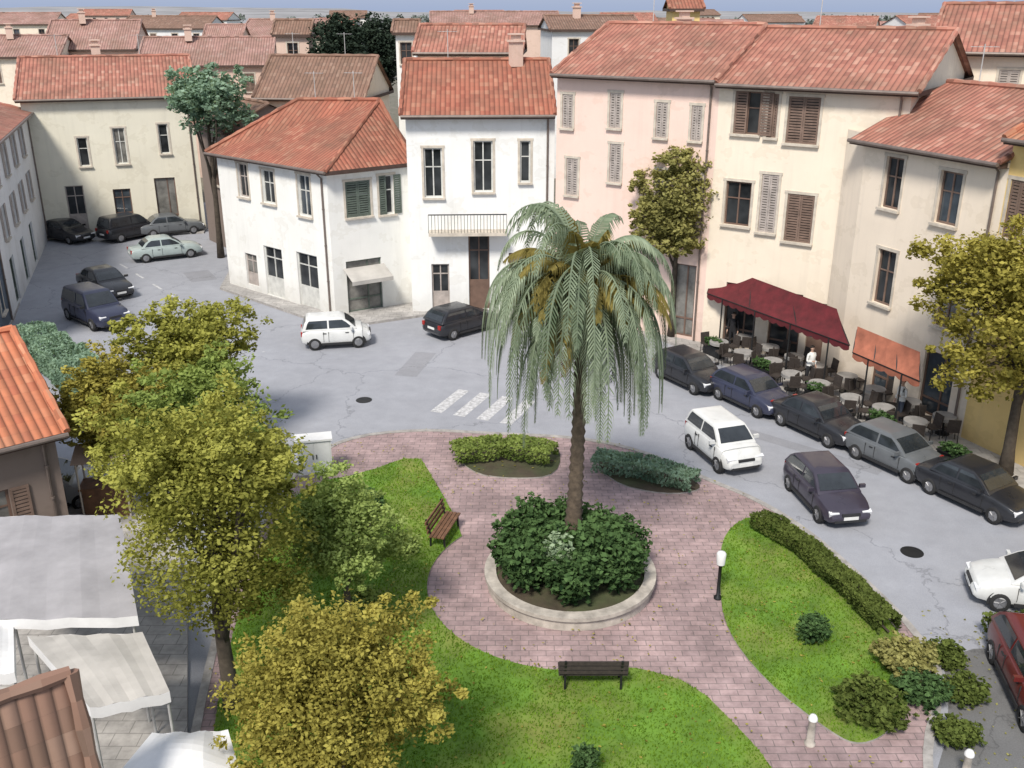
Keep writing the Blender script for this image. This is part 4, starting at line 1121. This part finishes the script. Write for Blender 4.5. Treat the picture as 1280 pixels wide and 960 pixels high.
# ------------------------------------------------------------------ vehicles
def car(label, pos, heading, paint_m, kind='hatch', group=None):
    """heading: world angle of the car's nose"""
    o = empty('car' if kind != 'suv' else 'off_road_car', pos, heading); tag(o, label, 'car', group)
    if kind == 'suv': Lh, W, zt, hood, belt, cab = 2.2, .92, 1.72, 1.02, 1.05, (-2.05, -1.85, .35, 1.05)
    elif kind == 'sedan': Lh, W, zt, hood, belt, cab = 2.2, .87, 1.43, .86, .92, (-1.55, -.95, .25, 1.05)
    elif kind == 'mini': Lh, W, zt, hood, belt, cab = 1.62, .8, 1.5, .92, .97, (-1.55, -1.32, .35, .98)
    else: Lh, W, zt, hood, belt, cab = 1.95, .84, 1.43, .86, .92, (-1.86, -1.38, .2, 1.0)
    rb, rt, ft, fb = cab
    st = [(-Lh, .42, belt - .28, .72), (-Lh + .06, .3, belt - .1, .9), (-Lh + .3, .24, belt - .01, .98), (-Lh*.45, .2, belt, 1.0), (0, .2, belt, 1.0), (fb - .1, .2, belt - .01, 1.0),
          (fb + .25, .2, hood, .99), (Lh - .45, .22, hood - .06, .96), (Lh - .14, .26, hood - .17, .88), (Lh - .02, .34, hood - .32, .78), (Lh, .42, hood - .4, .7)]
    if kind == 'sedan': st[2] = (-Lh + .3, .24, belt - .06, .97)
    mb = MB(); ring = []
    for x, zb_, zt_, wk in st:
        w = W * wk; h = zt_ - zb_
        half = [(w*.72, zb_), (w*.95, zb_ + h*.1), (w, zb_ + h*.38), (w*.985, zb_ + h*.7), (w*.93, zb_ + h*.92), (w*.82, zt_), (w*.4, zt_ + .02)]
        pts = [(x, q, z) for q, z in half] + [(x, -q, z) for q, z in half[::-1]]
        ring.append(pts)
    k = len(ring[0]); mb.add([p for r in ring for p in r], [])
    for i in range(len(ring) - 1):
        for j in range(k):
            j2 = (j + 1) % k; mb.f.append([i*k + j, (i+1)*k + j, (i+1)*k + j2, i*k + j2]); mb.m.append(0)
    mb.f.append([j for j in range(k)][::-1]); mb.m.append(0); mb.f.append([(len(ring)-1)*k + j for j in range(k)]); mb.m.append(0)
    # cabin shell
    wb, wt = W*.9, W*.7
    zb_ = belt - .03
    lv = [(zb_, rb, fb, wb), (belt + (zt - belt)*.55, rb + (rt - rb)*.5, fb + (ft - fb)*.56, wb + (wt - wb)*.5), (zt - .07, rt + .0, ft + .02, wt + .03), (zt - .015, rt + .12, ft - .12, wt - .06), (zt, rt + .3, ft - .3, wt - .2)]
    o0 = len(mb.v)
    for z, a, b_, w in lv: mb.v += [Vector(q) for q in ((a, -w, z), (b_, -w, z), (b_, w, z), (a, w, z))]
    for i in range(len(lv) - 1):
        for j in range(4):
            j2 = (j+1) % 4; mb.f.append([o0 + i*4 + j, o0 + i*4 + j2, o0 + (i+1)*4 + j2, o0 + (i+1)*4 + j]); mb.m.append(0)
    mb.f.append([o0 + (len(lv)-1)*4 + j for j in range(4)]); mb.m.append(0)
    bd = mb.build('body', paint_m, o, smooth=True)
    md = bd.modifiers.new('bevel', 'BEVEL'); md.width = .03; md.segments = 2; md.limit_method = 'ANGLE'; md.angle_limit = R(32)
    # panes follow the shell just proud of it
    z0, z1 = belt + .05, zt - .12; zm = lv[1][0]
    def xr(z):
        (za, ra_, fa_, wa_), (zc_, rc_, fc_, wc_) = (lv[0], lv[1]) if z <= zm else (lv[1], lv[2])
        t = (z - za)/(zc_ - za); return ra_ + (rc_ - ra_)*t, fa_ + (fc_ - fa_)*t, wa_ + (wc_ - wa_)*t
    def pane(nm, rows):
        rows = [[Vector(q) for q in r_] for r_ in rows]
        nrm = (rows[0][1] - rows[0][0]).cross(rows[-1][0] - rows[0][0]).normalized()
        if nrm.dot(rows[0][0] - Vector((0, 0, .9))) < 0 and nm != 'side_window': nrm = -nrm
        if nm == 'side_window' and nrm.y * rows[0][0].y < 0: nrm = -nrm
        g_ = MB()
        for ra_, rb2 in zip(rows, rows[1:]): g_.poly([q + nrm*.016 for q in (ra_[0], ra_[1], rb2[1], rb2[0])])
        g_.build(nm, M['car_glass'], o)
    zs = (z0, zm, z1); X = [xr(z) for z in zs]
    r0_, f0_, w0_ = X[0]
    pane('windscreen', [[(x[1], -x[2] + .08, z), (x[1], x[2] - .08, z)] for x, z in zip(X, zs)])
    pane('rear_window', [[(x[0], x[2] - .1, z), (x[0], -x[2] + .1, z)] for x, z in zip(X, zs)])
    mid = -.35
    for sg in (-1, 1):
        pane('side_window', [[(x[0] + .14, sg*x[2], z), (mid - .04, sg*x[2], z)] for x, z in zip(X, zs)])
        pane('side_window', [[(mid + .04, sg*x[2], z), (max(mid + .1, x[1] - .14), sg*x[2], z)] for x, z in zip(X, zs)])
    wr = .33 if kind == 'suv' else .3
    for x in (-Lh*.62, Lh*.62):
        for sg in (-1, 1):
            t = MB(); yy = sg*(W - .1)
            n_ = 20; prof = [(wr*.62, -.1), (wr*.93, -.105), (wr, -.07), (wr, .07), (wr*.93, .105), (wr*.62, .1)]
            vs = []; 
            for r_, q in prof:
                for j in range(n_): vs.append((x + r_*math.cos(2*math.pi*j/n_), yy + q + sg*.005, wr + r_*math.sin(2*math.pi*j/n_)))
            fs = [(i*n_ + j, i*n_ + (j+1) % n_, (i+1)*n_ + (j+1) % n_, (i+1)*n_ + j) for i in range(5) for j in range(n_)]
            t.add(vs, fs); wh = t.build('wheel', M['tyre'], o, smooth=True)
            rm = MB(); vs = [(x + wr*.64*math.cos(2*math.pi*j/n_), yy + sg*.085, wr + wr*.64*math.sin(2*math.pi*j/n_)) for j in range(n_)] + [(x, yy + sg*.1, wr)]
            rm.add(vs, [(j, (j+1) % n_, n_) if sg < 0 else ((j+1) % n_, j, n_) for j in range(n_)])
            for j in range(5):
                a = j*1.2566; rm.bar((x, yy + sg*.1, wr), (x + wr*.6*math.cos(a), yy + sg*.092, wr + wr*.6*math.sin(a)), .05, .02)
            rm.build('rim', M['rim'], wh)
            ar = MB(); pts = [(x + (wr+.07)*math.cos(R(a)), yy + sg*.065, wr + (wr+.07)*math.sin(R(a))) for a in range(-12, 193, 15)]
            ar.poly(pts if sg > 0 else pts[::-1])
            ar.f = ar.f; ar.build('wheel_arch', M['trim'], o)
    for sg in (-1, 1):
        h = MB(); h.box((Lh - .13, sg*W*.66, hood - .27), (.14, .32, .13), 0, 0, 0, .35); h.build('headlight', M['lamp'], o)
        h = MB(); h.box((-Lh + .05, sg*W*.72, belt - .2), (.1, .18, .2)); h.build('tail_light', M['tail'], o)
        h = MB(); h.box((fb - .28, sg*(W + .06), belt + .06), (.1, .2, .12)); h.build('mirror', M['trim'] if kind == 'suv' else paint_m, o)
    for sg in (-1, 1):
        sm_ = MB()
        for x in (mid, f0_ - .1, max(r0_ + .3, -Lh*.62 + wr + .12)):
            sm_.box((x, sg*(W*.99), (belt + .32)/2), (.016, .03, belt - .5))
        sm_.box((0, sg*(W*.995), .29), (Lh*.86, .04, .1)); sm_.build('side_trim', M['trim'], o)
        for x in (mid - .18, f0_ - 1.0 if kind == 'suv' else mid + .85):
            dh = MB(); dh.box((x, sg*(W*.985), belt - .17), (.16, .035, .03)); dh.build('door_handle', M['trim'], o)
    h = MB(); h.box((Lh + .005, 0, .45), (.02, .5, .11)); h.build('number_plate', M['plate'], o)
    h = MB(); h.box((-Lh - .005, 0, .6), (.02, .5, .11)); h.build('number_plate', M['plate'], o)
    h = MB(); h.box((Lh - .02, 0, hood - .3), (.06, .62, .09)); h.box((Lh - .06, 0, .34), (.1, W*1.3, .1)); h.build('grille', M['trim'], o)
    return o

def head(pa, pb):
    a, b = P(*pa), P(*pb); return math.atan2(b.y - a.y, b.x - a.x)

kerbh = head((840, 470), (1200, 640))
car('white car driving on the road beside the hedge right of the palm', P(902, 572, .006), head((868, 545), (935, 600)), M['p_white'], 'mini')
car('dark violet grey car on the road behind the white car, nearer the right lawn', P(1030, 630, .006), head((990, 590), (1075, 680)), M['p_violet'], 'hatch').scale = (.9, .95, .95)
parked = 'dark cars parked along the cafe terrace kerb'
for px, py, m, kd, lab in ((862, 479, 'p_black', 'hatch', 'dark parked car nearest the palm, first of the kerb row beside the cafe terrace'),
                           (938, 506, 'p_navy', 'hatch', 'dark blue parked car, second from the palm in the terrace kerb row'),
                           (1022, 540, 'p_black', 'sedan', 'black parked sedan in the middle of the terrace kerb row'),
                           (1118, 582, 'p_grey', 'hatch', 'grey parked car, fourth from the palm in the terrace kerb row'),
                           (1218, 628, 'p_black', 'sedan', 'black parked sedan by the trunk of the large golden tree on the right')):
    car(lab, P(px, py, .006), kerbh, M[m], kd, parked).scale = (.9, .95, .95) if kd == 'hatch' else (.85, .95, .95)
car('white car at the right edge of the road, cut by the frame', P(1294, 752, .006), head((1220, 750), (1290, 735)) + 2.6, M['p_white'], 'hatch').scale = (.9, .93, .95)
car('dark red car at the lower right edge', P(1302, 872, .006), head((1250, 800), (1300, 900)), M['p_red'], 'hatch')
car('dark navy off road car parked by the hedge on the left side street', P(122, 402, .006), head((80, 380), (170, 420)), M['p_navy'], 'suv')
car('black car parked just behind the navy off road car on the left side street', P(133, 366, .006), head((80, 345), (170, 388)), M['p_black'], 'sedan')
car('small white car parked in front of the low white corner house', P(421, 430, .006), head((390, 432), (455, 428)), M['p_white'], 'mini')
car('dark car parked before the taller white house left of the palm', P(578, 414, .006), head((550, 420), (605, 405)), M['p_black'], 'hatch')
car('pale teal car parked near the end of the street', P(208, 322, .006), head((180, 325), (240, 318)), M['p_teal'], 'sedan')
car('black car parked at the left end before the pale stone house', P(84, 300, .006), head((60, 295), (110, 304)), M['p_black'], 'sedan')
car('black car parked by the door of the pale stone house', P(165, 297, .006), head((150, 300), (190, 292)), M['p_black'], 'suv')
car('grey car parked at the right end of the pale stone house', P(215, 292, .006), head((190, 294), (240, 289)), M['p_grey'], 'sedan')
car('silver car parked behind the market canopies by the orange roofed house', P(62, 628, .006), head((20, 628), (100, 622)), M['p_silver'], 'hatch')

# ------------------------------------------------------------------ awnings, cafe terrace
def awning(name, label, f0, f1, w0, w1, m, scallop=.28, posts=0, cat='awning'):
    """f0,f1 front edge points; w0,w1 wall edge points (3-D)"""
    f0, f1, w0, w1 = map(Vector, (f0, f1, w0, w1))
    o = empty(name, (f0.x, f0.y, 0)); tag(o, label, cat); off = Vector((f0.x, f0.y, 0))
    mb = MB(); n = 26; k = 5
    for i in range(n):
        for j in range(k):
            def S(u, v):
                p = w0.lerp(w1, u).lerp(f0.lerp(f1, u), v); p.z -= .1*math.sin(math.pi*v)*(.6+.4*abs(math.sin(u*math.pi*6)));  return p - off
            mb.poly([S(i/n, (j+1)/k), S((i+1)/n, (j+1)/k), S((i+1)/n, j/k), S(i/n, j/k)])
    mb.build('canvas', m, o, smooth=True)
    vb = MB(); L = (f1 - f0).length; ns = int(L/.5)
    for i in range(ns):
        for q in range(4):
            u0, u1 = (i + q/4)/ns, (i + (q+1)/4)/ns
            d0, d1 = scallop*(.7 + .3*math.sin(math.pi*q/4)), scallop*(.7 + .3*math.sin(math.pi*(q+1)/4))
            a, b = f0.lerp(f1, u0) - off, f0.lerp(f1, u1) - off
            vb.poly([a - Vector((0,0,d0)), b - Vector((0,0,d1)), b, a])
    vb.build('valance', m, o)
    fr = MB()
    for i in range(posts):
        q = f0.lerp(f1, (i + .5)/posts) - off; fr.tube([(q.x, q.y, .12), (q.x, q.y, q.z - .03)], .035, 8)
    for i in range(4):
        fr.bar(w0.lerp(w1, i/3) - off + Vector((0,0,-.14)), f0.lerp(f1, i/3) - off + Vector((0,0,-.03)), .04, .04)
    fr.bar(f0 - off + Vector((0,0,-.02)), f1 - off + Vector((0,0,-.02)), .04, .04)
    fr.build('frame', M['metal_dark'], o)
    return o
awning('cafe_awning', 'long wine red canvas awning along the cream house above the terrace', P(884, 366, 2.65), P(1062, 431, 2.65), P(894, 330, 3.6), P(1046, 386, 3.6), M['awning_red'], .3, 4)
awning('cafe_awning', 'terracotta canvas awning next to the wine red one, left of the golden tree', P(1066, 440, 2.6), P(1150, 476, 2.6), P(1072, 408, 3.4), P(1150, 440, 3.4), M['awning_orange'], .3, 2)

tb = empty('cafe_table', (0, 0, .13)); tag(tb, 'small round grey topped table on the terrace before the wine red awning', 'table', 'cafe terrace tables')
mb = MB(); mb.lathe([(.01, .74), (.42, .74), (.43, .72), (.43, .6), (.40, .6), (.40, .71), (.01, .71)], n=20); mb.build('tabletop', M['cloth'], tb)
mb = MB(); mb.lathe([(.04, .71), (.04, .05), (.26, .03), (.26, 0)], n=12); mb.build('base', M['metal_dark'], tb)
ch = empty('cafe_chair', (0, 0, .13)); tag(ch, 'dark wicker chair at a terrace table before the wine red awning', 'chair', 'cafe terrace chairs')
mb = MB(); mb.box((0, 0, .45), (.44, .44, .06)); mb.build('seat', M['wicker'], ch)
mb = MB(); mb.box((-.21, 0, .7), (.04, .44, .46), 0, 0, 0, -.15); mb.build('backrest', M['wicker'], ch)
for sx in (-1, 1):
    for sy in (-1, 1):
        mb = MB(); mb.tube([(sx*.19, sy*.19, .43), (sx*.21, sy*.21, 0)], .016, 6); mb.build('leg', M['metal_dark'], ch)
ta, te = P(880, 440, .13), P(1160, 562, .13)
dT = (te - ta).normalized(); nT = Vector((-dT.y, dT.x, 0))
first = True
for i in range(8):
    for j in range(2):
        c = ta.lerp(te, (i + .5)/8) + nT*(j*1.45 + .25) + Vector((random.uniform(-.2, .2), random.uniform(-.2, .2), 0))
        t_ = tb if first else copy_tree(tb); t_.location = c; t_.rotation_euler.z = random.random()*3
        for k in range(3):
            a = random.random()*.6 + k*2.1
            c_ = ch if first and k == 0 else copy_tree(ch)
            c_.location = c + Vector((math.cos(a)*.68, math.sin(a)*.68, 0)); c_.rotation_euler.z = a + math.pi + random.uniform(-.3, .3)
        first = False

# planter boxes between terrace and parked cars
for i in range(5):
    c = P(892, 444, .13).lerp(P(1190, 582, .13), i/4)
    o = empty('planter_box', c, math.atan2(dT.y, dT.x)); tag(o, 'long dark planter box with green plants between terrace tables and parked cars', 'planter box', 'planter boxes along the terrace')
    mb = MB(); mb.box((0, 0, .22), (1.1, .36, .44)); mb.box((0, 0, .45), (1.16, .42, .05)); mb.build('box', M['metal_dark'], o)
    mb = leaf_cloud([(Vector((0, 0, .62)), (.58, .24, .22))], 1500, .05, seed=90 + i); mb.build('plants', M['shrub'], o)

# ------------------------------------------------------------------ market canopies lower left
def canopy(label, corners, zc, m, peak=.0, skirt=.25):
    pts = [Vector(p) for p in corners]; c = sum(pts, Vector())/4
    o = empty('market_canopy', (c.x, c.y, 0)); tag(o, label, 'market canopy'); off = Vector((c.x, c.y, 0))
    n = 10; mb = MB()
    def S(u, v):
        p = pts[0].lerp(pts[1], u).lerp(pts[3].lerp(pts[2], u), v)
        e = min(u, 1-u, v, 1-v)*2
        p.z += peak*(e if peak > .5 else math.sin(math.pi*u)*math.sin(math.pi*v)) - .05*math.sin(math.pi*u*3)**2*(1 - e) + .02*noise.noise(p*1.3)
        return p - off
    for i in range(n):
        for j in range(n): mb.poly([S(i/n, j/n), S((i+1)/n, j/n), S((i+1)/n, (j+1)/n), S(i/n, (j+1)/n)])
    mb.build('canvas', m, o, smooth=True)
    vb = MB()
    for (ua, va), (ub, vb_) in (((0,0),(1,0)), ((1,0),(1,1)), ((1,1),(0,1)), ((0,1),(0,0))):
        for i in range(8):
            a = S(ua + (ub-ua)*i/8, va + (vb_-va)*i/8); b = S(ua + (ub-ua)*(i+1)/8, va + (vb_-va)*(i+1)/8)
            vb.poly([a - Vector((0,0,skirt)), b - Vector((0,0,skirt)), b, a])
    vb.build('valance', M['canvas_white'], o)
    for u, v in ((.03, .03), (.97, .03), (.97, .97), (.03, .97)):
        q = S(u, v); t = MB(); t.tube([(q.x, q.y, .1), (q.x, q.y, q.z - .03)], .03, 8); t.build('post', M['metal_pale'], o)
    return o
canopy('large flat lilac grey market canopy left of the big yellow green tree', [P(-60, 775, 3.0), P(172, 770, 3.0), P(150, 642, 3.05), P(-20, 645, 3.05)], 3, M['canvas_grey'], .12)
canopy('pale grey market canopy in front of the lilac grey one', [P(112, 884, 2.7), P(212, 864, 2.7), P(178, 790, 2.75), P(34, 794, 2.75)], 2.7, M['canvas_pale'], .1)
canopy('white peaked canopy at the bottom edge left of the tree trunk', [P(128, 990, 2.6), P(310, 1000, 2.6), P(285, 912, 2.6), P(190, 915, 2.6)], 2.6, M['canvas_white'], .3)
canopy('small white canopy at the left edge beside the pale grey one', [P(-60, 845, 2.8), P(18, 840, 2.8), P(16, 760, 2.8), P(-40, 760, 2.8)], 2.8, M['canvas_white'], .15)

# wooden stall by the trees
o = empty('wooden_stall', P(138, 640, .13), .2); tag(o, 'small brown wooden stall with peach top beside the silver car', 'stall')
mb = MB(); mb.box((0, 0, .5), (1.3, .7, 1.0)); mb.build('counter', M['wood'], o)
mb = MB(); mb.box((0, 0, 1.03), (1.45, .85, .06)); mb.build('top', M['wood'], o)
mb = MB(); mb.poly([(-.8, -.55, 1.95), (.8, -.55, 1.95), (.8, .5, 2.2), (-.8, .5, 2.2)]); mb.build('roof', M['peach_wall'], o)
for sx in (-.68, .68):
    for sy, z in ((-.4, 1.97), (.4, 2.16)):
        mb = MB(); mb.tube([(sx, sy, 0), (sx, sy, z)], .03, 6); mb.build('post', M['sill'], o)

# ------------------------------------------------------------------ small street furniture
o = empty('cabinet', P(395, 592, .12), head((370, 590), (420, 585))); tag(o, 'pale pinkish white utility cabinet at the left corner of the park', 'cabinet')
mb = MB(); mb.box((0, 0, .06), (1.22, .6, .12)); mb.build('plinth', M['kerb'], o)
mb = MB(); mb.box((0, 0, .72), (1.12, .52, 1.2)); mb.build('housing', M['canvas_white'], o)
mb = MB(); mb.box((0, 0, 1.35), (1.24, .64, .07)); mb.build('lid', M['canvas_white'], o)
for sx in (-1, 1):
    mb = MB(); mb.box((sx*.27, -.265, .72), (.5, .014, 1.1)); dd_ = mb.build('door', M['canvas_white'], o)
    mb = MB(); mb.box((sx*.06, -.285, .75), (.03, .03, .16)); mb.build('handle', M['metal_dark'], dd_)

def bench(label, pos, rz, m):
    o = empty('park_bench', pos, rz); tag(o, label, 'bench')
    mb = MB()
    for i in range(4): mb.box((0, -.2 + i*.12, .44), (1.6, .1, .04))
    mb.build('seat', m, o); mb = MB()
    for i in range(3): mb.box((0, .25 + i*.03, .56 + i*.14), (1.6, .035, .1))
    mb.build('backrest', m, o)
    for sx in (-1, 1):
        mb = MB(); mb.bar((sx*.65, -.2, .42), (sx*.65, -.22, 0), .05, .05); mb.bar((sx*.65, .2, .42), (sx*.65, .22, 0), .05, .05); mb.bar((sx*.65, .2, .42), (sx*.65, .34, .92), .05, .04); mb.bar((sx*.65, -.22, .4), (sx*.65, .22, .4), .05, .04)
        mb.build('leg', M['metal_dark'], o)
    return o
bench('dark wooden bench at the front edge of the ring path facing the planter', P(740, 856, .12), math.pi, M['wicker'])
bench('reddish brown bench on the left side of the ring path', P(556, 672, .12), R(75), M['wood'])

def bollard_lamp(label, pos, h=1.25):
    o = empty('lamp_post', pos); tag(o, label, 'lamp')
    mb = MB(); mb.lathe([(.11, 0), (.11, .06), (.05, .1), (.045, h - .38), (.09, h - .36), (.09, h - .33)], n=14); mb.build('post', M['metal_dark'], o, smooth=True)
    mb = MB(); mb.lathe([(.11, h - .33), (.13, h - .02), (.1, h + .03), (.0, h + .06)], n=14); mb.build('lantern', M['canvas_white'], o, smooth=True)
bollard_lamp('short dark lamp post with pale lantern at the left edge of the right lawn', P(897, 748, .12), 1.4)
def bollard(label, pos):
    o = empty('bollard', pos); tag(o, label, 'bollard', None)
    mb = MB(); mb.lathe([(.12, 0), (.12, .05), (.085, .08), (.08, .62), (.1, .65)], n=14); mb.build('post', M['pale_stone'], o, smooth=True)
    mb = MB(); mb.lathe([(.1, .65), (.1, .7), (.06, .77), (0, .79)], n=14); mb.build('cap', M['canvas_white'], o, smooth=True)
bollard('pale stone bollard where the diagonal path meets the lower tip of the right lawn', P(1012, 930, .12))
bollard('white bollard at the bottom edge on the asphalt right of the park', P(1205, 975, .004))

def person(label, pos, rz, top, legs, skin, hair, arm_pose):
    o = empty('person', pos, rz); tag(o, label, 'person')
    V, E_, Rd = [], [], []
    def chain(pts, rads, root=None):
        last = root
        for p, r_ in zip(pts, rads):
            V.append(p); Rd.append(r_)
            if last is not None: E_.append((last, len(V) - 1))
            last = len(V) - 1
        return last
    pel = chain([(0, 0, .95)], [.13])
    spine = chain([(0.01, 0, 1.1), (0.02, 0, 1.28), (0, 0, 1.42), (0.01, 0, 1.5), (.02, 0, 1.57)], [.125, .14, .11, .055, .055], pel)
    chest = pel + 3
    hd = chain([(.025, 0, 1.65), (.02, 0, 1.72)], [.085, .07], spine)
    for sg in (-1, 1):
        chain([(0, sg*.1, .88), (.03*sg, sg*.105, .5), (-.02 + .04*sg, sg*.11, .1), (.1 + .04*sg, sg*.12, .04)], [.095, .06, .042, .035], pel)
        ap = arm_pose[0 if sg < 0 else 1]
        sh = (0, sg*.185, 1.4)
        el, wr_ = ((-.03, sg*.24, 1.13), (.04, sg*.25, .9)) if ap == 'down' else ((.02, sg*.25, 1.14), (.24, sg*.16, 1.18))
        wv = chain([sh, el, wr_], [.062, .042, .028], chest)
        dv = (Vector(wr_) - Vector(el)).normalized(); palm_c = Vector(wr_) + dv*.07
        pv = chain([tuple(palm_c)], [.032], wv)
        side = Vector((1, 0, 0)) if ap == 'down' else Vector((0, 0, 1))
        for k, ln in enumerate((.068, .078, .072, .055)):
            b0 = palm_c + side*(.03 - .02*k) + dv*.02
            chain([tuple(b0 + dv*ln*.5), tuple(b0 + dv*ln + Vector((0, -sg*.012, 0)))], [.009, .008], pv)
        chain([tuple(palm_c + side*.045), tuple(palm_c + side*.055 + dv*.04)], [.011, .009], pv)
    me = bpy.data.meshes.new('body'); me.from_pydata(V, E_, [])
    b = bpy.data.objects.new('body', me); col.objects.link(b)
    sk = b.modifiers.new('skin', 'SKIN'); me.skin_vertices
    if not me.skin_vertices: me.attributes
    for i_, r_ in enumerate(Rd): me.skin_vertices[0].data[i_].radius = (r_, r_ * (1.3 if i_ in (pel, pel+1, pel+2) else 1))
    me.skin_vertices[0].data[pel].use_root = True
    ss = b.modifiers.new('sub', 'SUBSURF'); ss.levels = 2; ss.render_levels = 2
    dg = bpy.context.evaluated_depsgraph_get(); dg.update()
    nm = bpy.data.meshes.new_from_object(b.evaluated_get(dg)); bpy.data.objects.remove(b)
    b = bpy.data.objects.new('body', nm); col.objects.link(b); b.parent = o
    nm.materials.clear()
    for m_ in (skin, top, legs, M['trim']): nm.materials.append(m_)
    for p in nm.polygons:
        z = p.center.z; lat = abs(p.center.y)
        hand = lat > .13 and (z < .93 if p.center.x < .12 else p.center.x > .22) and z > .7 and lat > (.2 if z < .93 else .1)
        p.material_index = 0 if z > 1.5 or hand else (1 if z > .93 or lat > .2 else (2 if z > .085 else 3)); p.use_smooth = True
    h = MB(); n_ = 14
    for i_ in range(7):
        for j in range(n_):
            t = i_/6*math.pi*.58; a_ = 2*math.pi*j/n_
            h.v.append(Vector((.012 - .015*i_/6 + .098*math.sin(t)*math.cos(a_), .084*math.sin(t)*math.sin(a_), 1.7 + .1*math.cos(t) + (.04 if math.cos(a_) > .3 and i_ > 3 else 0))))
    for i_ in range(6):
        for j in range(n_): h.f.append([i_*n_ + j, (i_+1)*n_ + j, (i_+1)*n_ + (j+1) % n_, i_*n_ + (j+1) % n_]); h.m.append(0)
    h.build('hair', hair, o, smooth=True)
    for sg in (-1, 1):
        e_ = MB(); e_.lathe([(.0, -.009), (.009, -.004), (.009, .004), (0, .009)], (.105, sg*.03, 1.675), 8); e_.build('eye', M['trim'], o)
        e_ = MB(); e_.lathe([(.0, -.03), (.016, -.01), (.018, .012), (0, .03)], (.02, sg*.088, 1.66), 8); e_.build('ear', skin, o)
    e_ = MB(); e_.add([(.105, -.012, 1.645), (.105, .012, 1.645), (.132, 0, 1.642), (.105, 0, 1.68)], [(0, 1, 2), (1, 3, 2), (3, 0, 2)]); e_.build('nose', skin, o)
    e_ = MB(); e_.box((.1, 0, 1.615), (.014, .04, .008)); e_.build('mouth', M['awning_red'], o)
    return o
M['skin'] = plain('skin', (0.5, 0.32, 0.24), .6, 0, .1); M['hair'] = plain('dark hair', (0.03, 0.022, 0.018), .7)
M['shirt_white'] = plain('white shirt', (0.72, 0.72, 0.7), .9, 0, .1); M['coat_dark'] = plain('dark coat', (0.02, 0.02, 0.024), .9, 0, .2); M['jeans'] = plain('blue grey trousers', (0.07, 0.085, 0.12), .9, 0, .2)
person('person in dark clothes standing under the left end of the wine red awning', P(914, 436, .13), R(-120), M['coat_dark'], M['coat_dark'], M['skin'], M['hair'], ('down', 'down'))
person('person in white top and dark trousers standing among the terrace tables', P(1010, 482, .13), R(-60), M['shirt_white'], M['coat_dark'], M['skin'], M['hair'], ('bent', 'down'))
person('person in white top and blue grey trousers standing near the terracotta awning', P(1122, 528, .13), R(200), M['shirt_white'], M['jeans'], M['skin'], M['hair'], ('down', 'bent'))

# ------------------------------------------------------------------ light, sky, camera
w = bpy.data.worlds.new('World'); scene.world = w; w.use_nodes = True
nt = w.node_tree; bg = nt.nodes['Background']
sky = nt.nodes.new('ShaderNodeTexSky'); sky.sky_type = 'NISHITA'; sky.sun_disc = False
SUN_EL, SUN_AZ = 50, 200           # azimuth clockwise from +Y
sky.sun_elevation = R(SUN_EL); sky.sun_rotation = R(SUN_AZ); sky.dust_density = 0.6; sky.air_density = 1.0; sky.ozone_density = 1.0
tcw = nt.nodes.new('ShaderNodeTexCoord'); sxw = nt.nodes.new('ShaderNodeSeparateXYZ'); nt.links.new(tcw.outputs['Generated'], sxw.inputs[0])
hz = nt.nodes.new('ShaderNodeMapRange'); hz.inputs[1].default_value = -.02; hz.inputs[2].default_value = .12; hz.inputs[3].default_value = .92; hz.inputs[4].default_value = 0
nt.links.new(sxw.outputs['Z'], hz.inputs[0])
veil = mixc(nt, sky.outputs[0], (4.9, 5.15, 5.6), 0.62)              # bright veil added over the whole sky to raise the fill light
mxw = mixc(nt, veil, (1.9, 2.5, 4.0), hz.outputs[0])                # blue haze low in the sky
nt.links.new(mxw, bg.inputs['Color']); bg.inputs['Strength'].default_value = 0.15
sd = bpy.data.lights.new('sun', 'SUN'); sd.energy = 4.3; sd.angle = R(12); sd.color = (1, .935, .84)
so = bpy.data.objects.new('sun', sd); col.objects.link(so)
sv = Vector((math.sin(R(SUN_AZ))*math.cos(R(SUN_EL)), math.cos(R(SUN_AZ))*math.cos(R(SUN_EL)), math.sin(R(SUN_EL))))
so.rotation_euler = sv.to_track_quat('Z', 'Y').to_euler(); so.location = (0, 0, 60)

cam = bpy.data.cameras.new('camera'); cam.sensor_width = 36; cam.lens = 36 * F / 1280; cam.clip_end = 5000; cam.clip_start = .5
co = bpy.data.objects.new('camera', cam); col.objects.link(co)
co.location = (0, 0, H); co.rotation_euler = (math.pi/2 - PITCH, 0, 0)
scene.camera = co
scene.view_settings.view_transform = 'Standard'; scene.view_settings.look = 'None'; scene.view_settings.exposure = 0
